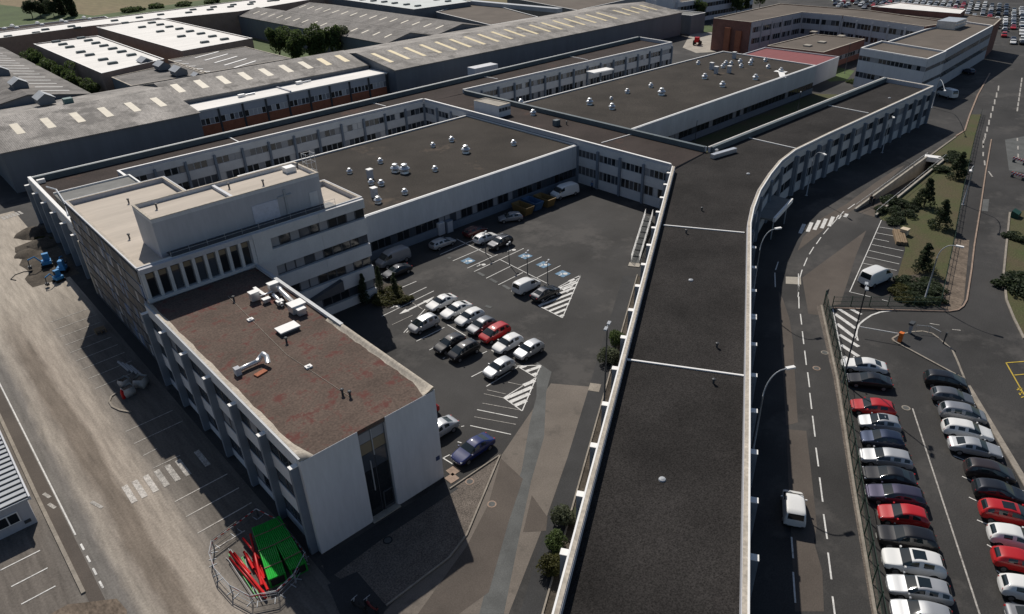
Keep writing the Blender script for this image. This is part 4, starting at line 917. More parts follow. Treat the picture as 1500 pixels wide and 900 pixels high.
for a, b in ((465, 350), (520, 372), (577, 395), (670, 320), (730, 340), (792, 362), (858, 384), (930, 408), (668, 436), (742, 460), (852, 498), (930, 528), (1005, 433), (1085, 460)): dome(FB1, *q3(a, b), 9)
q4 = lambda a, b: (220+a/5, b/5)
for a, b in ((75, 186), (142, 202), (215, 217), (293, 235), (373, 252), (457, 272), (545, 293), (400, 315), (230, 272), (75, 236), (15, 172)): dome(FB2, *q4(a, b), 9)
for a, b in ((945, 176), (1033, 195), (1172, 230), (1250, 193), (300, 276), (375, 250), (68, 306), (590, 223), (640, 236), (1150, 150)): dome(FB3, *q3(a, b), 9)
for a, b in ((78, 112), (283, 97), (315, 76), (440, 76), (465, 57), (590, 55), (610, 40), (735, 36), (750, 20), (880, 12), (925, 8)): dome(FB3, *q4(a, b), 9)
for a, b in ((38, 240), (100, 215), (140, 232), (308, 192), (348, 208), (508, 172), (545, 186), (692, 148), (740, 160)):
    x, y = P(*q3(a, b), 8); put('white_dome', cached('wd', lambda: MB().lathe([(0.9, 0), (0.8, 0.4), (0.3, 0.7)], 8).mesh('white_dome')), M_cap, FB4, (x-FB4.location.x, y-FB4.location.y, 8.003))
for i in range(5):
    a = P(*q4(327+72*i, 422+18*i), 8.2); b = P(*q4(500+68*i, 376+17*i), 8.2); skylight(FB5, a, b, 0.7, 8.05, 8.05, M_cap)
for i in range(5):
    a = P(*q4(165+50*i, 448+18*i), 8.2); b = P(*q4(230+52*i, 442+20*i), 8.2); skylight(FB6, a, b, 0.5, 8.05, 8.05, M_cap)
# dark gabled sheds right of the court
for i, (xa, xb, ya, yb) in enumerate(((129.5, 149.0, 200.5, 312), (149.6, 172.5, 200.5, 306))):
    e = empty('shed', ((xa+xb)/2, 250, 0), ('dark gabled shed with small roof lights beside the tree court', 'dark gabled shed with small roof lights below the pale roof')[i], 'shed')
    gable_walls(e, xa, xb, ya, yb, 7.6, 9.8, 'y', M_clad); gable_roof(e, xa, xb, ya, yb, 7.6, 9.8, 'y', M_corY, 0.2)
    for k in range(15):
        y = ya+6+k*6.9
        for f0, f1 in (((xa*0.75+xb*0.25), (xa*0.6+xb*0.4)),):
            skylight(e, (f0-1.2, y), (f1-1.2, y), 0.8, roof_z(f0-1.2, xa, xb, 7.6, 9.8), roof_z(f1-1.2, xa, xb, 7.6, 9.8), M_skyl)
FE = flat('pale_roof_hall', 'hall with pale blue-white roof far behind the long hangar', [(178, 252), (207, 251), (235, 330), (180, 330)], 8.6, M_clad, mat('roof_pale', (0.55, 0.58, 0.56), 0.8, 0.1, 0.2))
for a, b in ((275, 3), (360, 12), (445, 20), (527, 30), (620, 41), (708, 52), (855, 3), (945, 15)): dome(FE, 480+a/5.357, b/5.357, 8.6)
FG = flat('flat_shed', 'low brown flat-roofed shed below a long roof light', [(176, 203), (200, 203), (220, 262), (186, 248)], 7, M_clad, M_roofT)
part('ridge_light', MB().obox(P(690, 3, 8), P(820, 15, 8), 3.0, 7.1, 8.6), M_cladL, FG)
FH = flat('flat_shed', 'flat-roofed shed at the end of the long roof light', [(224, 205), (300, 215), (330, 290), (238, 262)], 6.5, M_clad, M_roofT)

# ------------------------------------------------------------------ buildings on the right
BR = flat('brick_school', 'brick two-storey block with ribbon windows round a low hall', [(215.6, 123.4), (244.0, 121.0), (244.0, 107), (236, 79), (248, 76), (259, 105), (259, 137.5), (216.4, 137.5)], 9.8, M_brickD, M_roofT, M_capC, 0.2)
rowsB = [(3.2, 4.9), (6.6, 8.3)]
facade(BR, (216.0, 123.35), (243.9, 121.0), rowsB, 9.9, zbase=0, spacing=5.6, nwin=4, coltop=9.0, cold=0.5, panes=PANES_D, colm=M_paintG, panel=M_paintG)
facade(BR, (243.9, 120.9), (243.9, 107.2), rowsB, 9.9, zbase=0, spacing=5.6, nwin=4, coltop=9.0, cold=0.5, panes=PANES_D, colm=M_paintG, panel=M_paintG)
facade(BR, (243.9, 106.9), (236.1, 79.2), rowsB, 9.9, zbase=0, spacing=5.6, nwin=4, coltop=9.0, cold=0.5, panes=PANES_D, colm=M_paintG, panel=M_paintG)
part('wall_fin', MB().box(215.0, 215.55, 126, 128, 0, 7.2).box(215.0, 215.55, 130, 132, 0, 7.8), M_brick, BR)
LH = flat('low_hall', 'low brick hall with flat brown roof and square roof lights', [(207.0, 94.4), (233.5, 94.4), (233.5, 110.5), (207.0, 112)], 5.2, M_brickD, M_roofT, M_capC, 0.15)
facade(LH, (207.2, 94.35), (233.3, 94.35), [(1.6, 2.9)], 5.1, spacing=5.2, nwin=3, cols=False, panel=M_brickD, panes=PANES_D, proud=0.1)
for a, b in ((1192, 48), (1204, 63), (1183, 68), (1232, 54)):
    x, y = P(a, b, 5.2); part('roof_light', MB().box(x-1.0, x+1.0, y-1.0, y+1.0, 5.21, 5.6), M_conc, LH)
RD = flat('red_roof_annex', 'low annex with red sheet roof beside the second hall', [(186.0, 87.6), (204.5, 88.6), (205.0, 111.5), (186.5, 111)], 5.0, M_paintG, M_redroof, M_paintG, 0.2)
WM = flat('white_office_cube', 'white modern office with dark window bands at the road bend', [(190.8, 61.5), (203, 61.7), (208, 79.6), (195.5, 79.6)], 9.4, M_paint, M_roofT, M_cap, 0.4)
facade(WM, (195.5, 79.6), (190.8, 61.5), [(2.6, 4.0), (6.8, 8.0)], 9.7, spacing=4.5, nwin=4, cols=False, panel=M_paint, panes=PANES_D, proud=0.12)
facade(WM, (190.8, 61.5), (203, 61.7), [(3.6, 4.5), (6.8, 7.8)], 9.7, spacing=4.0, nwin=5, cols=False, panel=M_paint, panes=PANES_D, proud=0.12)
WR = flat('grey_office_range', 'long grey office range behind the white office cube', [(203.6, 62.5), (252, 66.0), (256, 76), (235, 78.5), (208.5, 78.8)], 9.0, M_paintG, M_roofT, M_cap, 0.4)
facade(WR, (203.6, 62.45), (252, 65.95), [(2.6, 4.0), (6.0, 7.4)], 9.2, spacing=5.3, nwin=4, cols=False, panel=M_paintG, panes=PANES_D, proud=0.1)
x, y = P(1392, 38, 9.5); part('roof_plant', MB().box(x-4, x+5, y-2.5, y+2.5, 9.02, 11.2), M_metal, WR)
part('roof_plant_rail', MB().box(x-4.3, x+5.3, y-2.8, y-2.6, 9.6, 9.7).box(x-4.3, x+5.3, y-2.8, y-2.6, 10.6, 10.7), M_cap, WR)
BE = flat('brick_store', 'brick block with pale roof in front of the far car park', [(253.5, 66.2), (268, 68.5), (276, 92), (260, 97), (257, 77)], 9.0, M_brickD, M_roofT, M_capC, 0.2)
BF = flat('brick_store', 'brick upper storey with cream roof beside the far car park', [(260.2, 78), (271, 80), (277, 103), (262, 106)], 10.6, M_brickD, M_roofWh, M_cap, 0.2)
WT = flat('white_villa_office', 'white office with tower and dark windows beyond the long hangar', [(252, 177), (300, 172), (305, 190), (256, 196)], 8.0, M_paint, M_roofT, M_cap, 0.4)
facade(WT, (252, 177), (300, 172), [(1.6, 3.2), (5.2, 6.8)], 7.9, spacing=5.3, nwin=3, cols=False, panel=M_paint, panes=PANES_D, proud=0.1)
part('tower', MB().box(250, 255, 178, 186, 0, 12), M_paint, WT)
GS = flat('small_grey_store', 'small grey store at the end of the long hangar', [(237, 160), (246, 160), (246, 176), (237, 176)], 6.5, M_clad, M_roofG, M_cap, 0.2)
# site cabin at left edge
SC = empty('site_cabin', (-5, 65, 0), 'grey site cabin with ribbed metal roof at the kerb', 'cabin')
part('wall', MB().box(-9.5, -1.75, 61.6, 82, 0.05, 2.75), M_paintG, SC)
part('roof', MB().box(-9.7, -1.55, 61.4, 82.2, 2.76, 2.95), M_cladL, SC)
for i in range(26): part('roof_rib', MB().box(-9.7, -1.55, 61.55+i*0.8, 61.63+i*0.8, 2.951, 3.06), M_poleD, SC)
part('edge_trim', MB().box(-1.54, -1.4, 61.4, 82.2, 2.7, 3.1), M_paint, SC)
w = part('window', MB().box(-4.4, -2.7, 61.5, 61.59, 1.0, 2.1), M_cap, SC)
for i in range(2): put('pane', MB().box(-4.3+i*0.8+5, -3.6+i*0.8+5, 61.46-65, 61.495-65, 1.1, 2.0).mesh('pane'), M_glass, w)
part('vent_grille', MB().box(-2.6, -2.1, 61.5, 61.59, 0.5, 0.8), M_poleD, SC)

# ------------------------------------------------------------------ underpass
UP = empty('underpass', (130, 41, 0), 'concrete ramp with white handrails going down into a tunnel mouth', 'underpass')
A0, A1, B1, B0 = [Vector(p) for p in TR]
def up_z(t): return -2.9*min(1, max(0, t))
mb = MB().add([(*A0, -0.02), (*A1, -2.9), (*B1, -2.9), (*B0, -0.02)], [(3, 2, 1, 0)]); part('ramp', mb, M_asph3, UP)
for a, b, s in ((A0, A1, 1), (B0, B1, -1)):
    d = (b-a).normalized(); n = Vector((-d.y, d.x))*s*0.22
    vs = [(*a, -0.3), (*b, -3.1), (*b, 0.35), (*a, 0.35)]; vs += [(v[0]+n.x, v[1]+n.y, v[2]) for v in vs]
    part('retaining_wall', MB().add(vs, [(0, 1, 2, 3), (7, 6, 5, 4), (3, 2, 6, 7), (0, 4, 5, 1), (1, 5, 6, 2), (0, 3, 7, 4)]), M_conc, UP)
    part('wall_coping', MB().add([(v[0]-n.x*0.2, v[1]-n.y*0.2, 0.352) for v in vs[2:4]] + [(v[0]+n.x*0.2, v[1]+n.y*0.2, 0.352) for v in vs[6:8]] + [(v[0]-n.x*0.2, v[1]-n.y*0.2, 0.44) for v in vs[2:4]] + [(v[0]+n.x*0.2, v[1]+n.y*0.2, 0.44) for v in vs[6:8]],
         [(4, 5, 7, 6), (0, 1, 5, 4), (2, 6, 7, 3), (1, 3, 7, 5), (0, 4, 6, 2)]), M_conc, UP)
    for k in range(15):
        q = a.lerp(b, k/14) + n*0.5; part('railing_post', MB().tube([(q.x, q.y, 0.44), (q.x, q.y, 1.2)], 0.02, 5), M_cap, UP)
    for z in (1.2,): q0, q1 = a+n*0.5, b+n*0.5; part('handrail', MB().tube([(q0.x, q0.y, z), (q1.x, q1.y, z)], 0.025, 6), M_cap, UP)
part('portal_lintel', MB().obox(A1 + Vector((0.4, 0.6)), B1 + Vector((0.4, -0.6)), 1.6, -0.45, 0.42), M_cap, UP)
e2 = Vector((12, 0.4))
part('tunnel', MB().add([(*A1, -2.92), (*B1, -2.92), (*(B1+e2), -3.0), (*(A1+e2), -3.0), (*A1, -0.5), (*B1, -0.5), (*(B1+e2), -0.5), (*(A1+e2), -0.5)], [(0, 1, 2, 3), (4, 7, 6, 5), (0, 3, 7, 4), (1, 5, 6, 2), (3, 2, 6, 7)]), M_wallD, UP)

# ------------------------------------------------------------------ fences
def fence(label, pts, h=2.0, step=2.5, group=None):
    e = empty('mesh_fence', (*pts[0], 0), label, 'fence', group)
    for i in range(len(pts)-1):
        p, q = Vector(pts[i]), Vector(pts[i+1]); d = q-p; L = d.length; n = max(1, round(L/step)); st = L/n; a = math.atan2(d.y, d.x); d.normalize()
        def wires():
            mb = MB(); c = int(st/0.16)
            for k in range(c):
                x = 0.08+k*(st-0.1)/c; mb.add([(x, -0.006, 0.05), (x+0.014, -0.006, 0.05), (x+0.014, -0.006, h-0.05), (x, -0.006, h-0.05), (x, 0.006, 0.05), (x+0.014, 0.006, 0.05), (x+0.014, 0.006, h-0.05), (x, 0.006, h-0.05)],
                      [(0, 1, 2, 3), (7, 6, 5, 4), (0, 3, 7, 4), (1, 5, 6, 2)])
            for z in (0.05, h*0.5, h-0.06): mb.box(0, st, -0.02, 0.02, z, z+0.04)
            return mb.mesh('mesh_panel')
        pm = cached(('fp', round(st, 2), h), wires); po = cached(('fpost', h), lambda: MB().box(-0.04, 0.04, -0.04, 0.04, 0, h+0.1).mesh('post'))
        for k in range(n):
            s = p + d*(k*st); put('mesh_panel', pm, M_fence, e, (s.x-pts[0][0], s.y-pts[0][1], 0), a); put('post', po, M_fence, e, (s.x-pts[0][0], s.y-pts[0][1], 0), a)
    put('post', po, M_fence, e, (q.x-pts[0][0], q.y-pts[0][1], 0), a)
    return e
fence('tall green mesh fence between the road and the car park', PX((1206, 448), (1230, 556), (1255, 723), (1284, 895), (1296, 960)), 2.1)
fence('green mesh fence along the verge above the hatched apron', PX((1219, 449), (1300, 449), (1376, 450)), 1.4)
fence('green mesh fence running beside the lawn and pavement', PX((1376, 449), (1396, 358), (1412, 270), (1428, 200), (1437, 168)), 1.2)

# ------------------------------------------------------------------ lamps
def curved_lamp(base, head, h, label):
    b = Vector((*base, 0)); hd = Vector((head[0]-base[0], head[1]-base[1], 0)); L = hd.length; hd.normalize()
    o = empty('street_lamp', b, label, 'street lamp', 'curved street lamps')
    put('pole', MB().tube([(0, 0, 0), (0, 0, h*0.75)], [0.1, 0.075], 8).mesh('pole', smooth=True), M_pole, o)
    pts = []
    for k in range(9):
        t = k/8*math.pi/2; pts.append(hd*(L*0.8*(1-math.cos(t))) + Vector((0, 0, h*0.75+(h*0.25)*math.sin(t))))
    pts.append(hd*L + Vector((0, 0, h+0.04)))
    put('arm', MB().tube(pts, 0.055, 8).mesh('arm', smooth=True), M_pole, o)
    put('lamp_head', MB().box(-0.1, 0.75, -0.16, 0.16, -0.08, 0.08).mesh('lamp_head'), M_cap, o, hd*L + Vector((0, 0, h+0.06)), math.atan2(hd.y, hd.x))
    put('base_plate', MB().box(-0.2, 0.2, -0.2, 0.2, 0, 0.05).mesh('base_plate'), M_pole, o)
curved_lamp((75.2, 37.8), (76.8, 37.0), 10.0, 'curved street lamp beside the entrance canopy')
curved_lamp((49.0, 22.2), (50.7, 21.3), 10.0, 'curved street lamp leaning over the road from the long dark roof')
curved_lamp((114.5, 50.7), (113.0, 48.5), 8.2, 'curved street lamp in front of the curved facade')
curved_lamp((145.7, 51.0), (143.2, 49.6), 7.8, 'curved street lamp before the straight far facade')
curved_lamp((90.7, 22.5), (91.0, 20.9), 8.0, 'curved street lamp in the shrubs by the kerb corner')
curved_lamp(P(1365, 158), P(1384, 133, 7.8), 7.8, 'curved street lamp at the far end wall of the office wing')
curved_lamp(P(1410, 300), P(1422, 250, 7.5), 7.5, 'curved street lamp beside the conifers on the lawn')
def mast(base, h, label, heads=2, s=1.0):
    o = empty('lamp_post', (*base, 0), label, 'lamp post', None)
    put('pole', MB().tube([(0, 0, 0), (0, 0, h)], [0.1*s, 0.06*s], 8).mesh('pole', smooth=True), M_poleD, o)
    for k in range(heads):
        a = R(25+180*k); put('lamp_head', MB().box(0.25*s, 0.85*s, -0.15*s, 0.15*s, -0.06, 0.1).tube([(0, 0, 0), (0.3*s, 0, 0.02)], 0.03, 6).mesh('lamp_head'), M_pole, o, (0, 0, h), a)
    put('base_plate', MB().box(-0.2*s, 0.2*s, -0.2*s, 0.2*s, 0, 0.05).mesh('base_plate'), M_poleD, o)
mast((66.6, 21.8), 11.7, 'tall dark double-headed lamp post at the car park fence')
mast((45.3, 37.0), 10.0, 'tall dark double-headed lamp post in the courtyard hedge strip')
for i, q in enumerate(((772, 322), (927, 396), (1047, 456), (1180, 521))):
    mast(P(*k1(*q)), 3.4, ('low lamp post beside the dark off-road car', 'low lamp post between the painted bays', 'low lamp post beside the blue bay signs', 'low lamp post by the small white van')[i], 2, 0.7)
for q, hh, lb in (((1018, 209), 4.5, 'small lamp post on the lawn by the folded duct'), ((1168, 164), 4.5, 'small lamp post on the lawn by the second hall'), ((1237, 108), 8, 'lamp post by the red brick low hall'), ((959, 290), 4.2, 'lamp post at the link wing corner')):
    mast(P(*q), hh, lb, 1, 0.9)

# ------------------------------------------------------------------ vegetation
def leaves(rnd, clumps, n, ls, squash=1.0):
    vs = []; fs = []
    for i in range(n):
        c, r = rnd.choice(clumps)
        while True:
            p = Vector((rnd.uniform(-1, 1), rnd.uniform(-1, 1), rnd.uniform(-1, 1)))
            if 0.25 < p.length < 1: break
        p = p.normalized()*(p.length**0.5)
        q = Vector(c) + Vector((p.x*r, p.y*r, p.z*r*squash))
        u = Vector((rnd.gauss(0, 1), rnd.gauss(0, 1), rnd.gauss(0, 0.7))).normalized(); w = u.cross(Vector((rnd.gauss(0, 1), rnd.gauss(0, 1), rnd.gauss(0, 1)))).normalized()
        s = ls*rnd.uniform(0.6, 1.4); k = len(vs)
        vs += [q-u*s, q+w*s*0.6, q+u*s, q-w*s*0.6]; fs.append((k, k+1, k+2, k+3))
    return MB().add(vs, fs)
def make_tree(kind, seed):
    rnd = random.Random(seed); tr = MB()
    if kind == 'broad':
        cl = [((rnd.uniform(-1.9, 1.9), rnd.uniform(-1.9, 1.9), rnd.uniform(3.2, 8.6)), rnd.uniform(0.9, 1.7)) for _ in range(26)]
        lf = leaves(rnd, cl, 5200, 0.26); tr.tube([(0, 0, 0), (0.1, 0, 2.5), (0, 0.1, 5), (0.1, 0, 8)], [0.22, 0.17, 0.11, 0.03], 7)
        for _ in range(6): c = rnd.choice(cl)[0]; tr.tube([(0, 0, rnd.uniform(2, 4.5)), c], [0.08, 0.02], 5)
    elif kind == 'poplar':
        cl = [((rnd.uniform(-0.7, 0.7), rnd.uniform(-0.7, 0.7), 0.9+i*0.65), 1.9*math.sin(math.pi*min(1, (i+6)/32))**0.6+0.2) for i in range(25)]
        lf = leaves(rnd, cl, 6500, 0.34, 1.3); tr.tube([(0, 0, 0), (0, 0, 9), (0, 0, 16)], [0.25, 0.15, 0.03], 7)
    elif kind == 'conifer':
        cl = []
        for i in range(9):
            z = 0.6+i*0.5; rr = 1.5*(1-i/9.5)
            for k in range(5): a = rnd.uniform(0, 6.3); cl.append(((rr*math.cos(a)*rnd.uniform(.5, 1), rr*math.sin(a)*rnd.uniform(.5, 1), z+rnd.uniform(-.15, .15)), 0.3+0.35*(1-i/9)))
        lf = leaves(rnd, cl, 3600, 0.13, 0.6); tr.tube([(0, 0, 0), (0, 0, 2.5), (0, 0, 5)], [0.12, 0.08, 0.02], 6)
        for c, r in cl[::3]: tr.tube([(0, 0, c[2]-0.2), c], [0.04, 0.01], 4)
    elif kind == 'bush':
        cl = [((rnd.uniform(-1.2, 1.2), rnd.uniform(-1.0, 1.0), rnd.uniform(0.3, 0.9)), rnd.uniform(0.35, 0.7)) for _ in range(14)]
        lf = leaves(rnd, cl, 2200, 0.13, 0.75)
        for c, r in cl[:6]: tr.tube([(c[0]*0.3, c[1]*0.3, 0), c], [0.05, 0.02], 4)
    elif kind == 'ball':
        cl = [((rnd.uniform(-.5, .5), rnd.uniform(-.5, .5), rnd.uniform(0.5, 1.1)), rnd.uniform(0.45, 0.6)) for _ in range(12)]
        lf = leaves(rnd, cl, 2600, 0.08); tr.tube([(0, 0, 0), (0, 0, 0.9)], [0.07, 0.03], 5)
        for k in range(4): a = k*1.6; tr.tube([(0, 0, 0.2), (0.4*math.cos(a), 0.4*math.sin(a), 0.9)], [0.04, 0.015], 4)
    else:
        cl = [((rnd.uniform(-.15, .15), rnd.uniform(-.15, .15), 0.3+i*0.22), 0.5*(1-i/16)+0.1) for i in range(15)]
        lf = leaves(rnd, cl, 2200, 0.08, 1.2); tr.tube([(0, 0, 0), (0, 0, 3)], [0.06, 0.02], 5)
    return lf.mesh('crown'), tr.mesh('trunk')
TREES = {}
def plant(kind, xy, s, mt, label, cat='tree', group=None, var=0, name=None, sz=None):
    key = (kind, var % 3)
    if key not in TREES: TREES[key] = make_tree(kind, 11*len(kind)+var % 3)
    cr, tr = TREES[key]
    o = empty(name or {'broad': 'leafy_tree', 'poplar': 'poplar_tree', 'conifer': 'pine_tree', 'bush': 'shrub', 'ball': 'clipped_shrub', 'cypress': 'cypress_shrub'}[kind], (*xy, 0.0), label, cat, group, random.uniform(0, 6.2))
    o.scale = (s, s, sz or (s*0.62 if kind == 'bush' else s))
    put('crown', cr, mt, o, objmat=True); put('trunk' if cat == 'tree' else 'stem', tr, M_bark, o, objmat=True)
for i, (q, s) in enumerate((((1353, 303), 1.0), ((1375, 334), 0.95), ((1400, 262), 1.0))): plant('conifer', P(*q), s, M_leafD, ('dark pine with open layered crown on the lawn beside the ramp', 'dark pine on the lawn nearest the stacked boards', 'dark pine among the shrubs by the tunnel mouth')[i], group=None, var=i)
plant('conifer', P(1351, 397), 0.85, M_leafD, 'small dark pine beside the mulch bed', var=1)
gsh = 'shrubs on the lawn'
for q, s in (((1300, 312), 1.3), ((1312, 300), 1.5), ((1325, 318), 1.3), ((1308, 325), 1.1), ((1335, 305), 1.0)): plant('bush', P(*q), s, M_leafD, 'dark low shrub in the bed between ramp and parking bays', 'shrub', 'shrubs between ramp and bays', int(s*10))
for q, s in (((1320, 430), 1.1), ((1335, 418), 1.3), ((1352, 428), 1.3), ((1366, 420), 1.1), ((1370, 438), 1.0), ((1345, 440), 1.1), ((1325, 440), 0.9)): plant('bush', P(*q), s, M_leafD if q[0] > 1330 else M_leafO, 'low shrub in the mulch bed beside the white delivery van', 'shrub', 'shrubs in the mulch bed', int(s*10))
for q, s in (((1390, 236), 1.2), ((1407, 240), 1.1), ((1375, 250), 1.2), ((1398, 228), 1.0)): plant('bush', P(*q), s, M_leafD, 'dark shrub by the tunnel mouth', 'shrub', 'shrubs by the tunnel mouth', int(s*10))
plant('bush', P(1494, 425), 2.0, M_leafD, 'large dark shrub on the lawn across the main road', 'shrub'); plant('bush', P(1490, 350), 1.2, M_leafD, 'small dark shrub on the lawn across the main road', 'shrub', var=1)
for i, (q, s, mt, lb) in enumerate((((826, 768), 1.1, M_leafG, 'grey-green clipped shrub beside the long dark roof'), ((815, 803), 1.05, M_leaf, 'bright green clipped shrub beside the long dark roof'), ((810, 836), 1.15, M_leafO, 'olive clipped shrub beside the long dark roof'),
        ((905, 505), 1.2, M_leaf, 'green shrub at the foot of the double-headed lamp post'), ((892, 532), 1.3, M_leafG, 'grey-green shrub by the courtyard lamp post'))):
    plant('ball', P(*q), s, mt, lb, 'shrub', None, i)
for i, (q, s, k, mt, lb) in enumerate((((571, 436), 1.3, 'bush', M_leafO, 'sprawling olive bush in the courtyard planting bed'), ((585, 440), 1.1, 'bush', M_leafO, 'smaller bush at the kerb of the courtyard planting bed'), ((560, 442), 1.0, 'bush', M_leafO, 'bush next to the conical shrubs in the courtyard bed'),
        ((556, 424), 1.0, 'cypress', M_leafD, 'conical shrub beside the parked grey car'), ((579, 430), 0.9, 'cypress', M_leafD, 'conical shrub at the end of the planting bed'), ((534, 445), 1.25, 'cypress', M_leafD, 'conical shrub against the white office wall'))):
    plant(k, P(*q), s, mt, lb, 'shrub', None, i)
sheet('planting_bed', PX((548, 446), (560, 416), (584, 416), (597, 437), (578, 450), (556, 452)), 0.03, M_soil)
for i, (x, y, s) in enumerate(((45.5, 232, .95), (46.5, 243, 1.0), (45, 254, 1.0), (47, 263, .9), (46, 275, 1.0), (47.5, 222, .8), (48, 286, .9))): plant('broad', (x, y), s, M_leaf, 'leafy tree in the narrow court beside the white-roofed hall', group='trees in the narrow court', var=i)
for i, (q, s) in enumerate((((412, 92), 1.15), ((440, 96), 1.2), ((466, 92), 1.25), ((489, 88), 1.15), ((506, 84), 1.1), ((428, 86), 1.1))): plant('broad', P(*q), s, M_leaf if i != 4 else M_leafG, 'tall green leafy tree in the court between the dark sheds and the long hangar' if i != 4 else 'grey-leaved tree in the court between the dark sheds and the long hangar', group='trees in the shed court' if i != 4 else None, var=i)
for i, (q, s) in enumerate((((70, 20), 1.2), ((92, 22), 1.15), ((107, 24), 1.2))): plant('poplar', P(*q), s, M_leafD, 'tall slim poplar at the edge of the field', group='poplars by the field', var=i)
for i, (q, s) in enumerate((((48, 27), 1.2), ((60, 26), 1.3), ((80, 26), 1.0))): plant('broad', P(*q), s, M_leafD, 'dark round tree beside the field poplars', group='round trees by the field', var=i, sz=0.9)
for q in ((192, 18), (200, 16), (230, 12), (270, 9), (310, 5)): plant('bush', P(*q), 3.0, M_leaf, 'hedge bush along the field behind the white roofs', 'shrub', 'field hedge')
for i, q in enumerate(((1078, 25), (1088, 20), (1024, 33), (1112, 15))): plant('broad', P(*q), 0.9, M_leaf, 'small tree by the white office beyond the long hangar', group='trees by the white office', var=i)
plant('broad', P(1281, 118), 0.55, M_leaf, 'small green tree in front of the white office cube', var=1)
for i, (q, s_) in enumerate((((44, 338), .5), ((58, 350), .45), ((70, 352), .5), ((88, 345), .4), ((52, 362), .4))): plant('bush', P(*q), s_, M_leafO, 'weed clump growing on the earth heaps', 'shrub', 'weeds on the earth heaps', i)
plant('bush', P(1250, 122), 1.2, M_leaf, 'green shrub at the white office cube entrance', 'shrub')

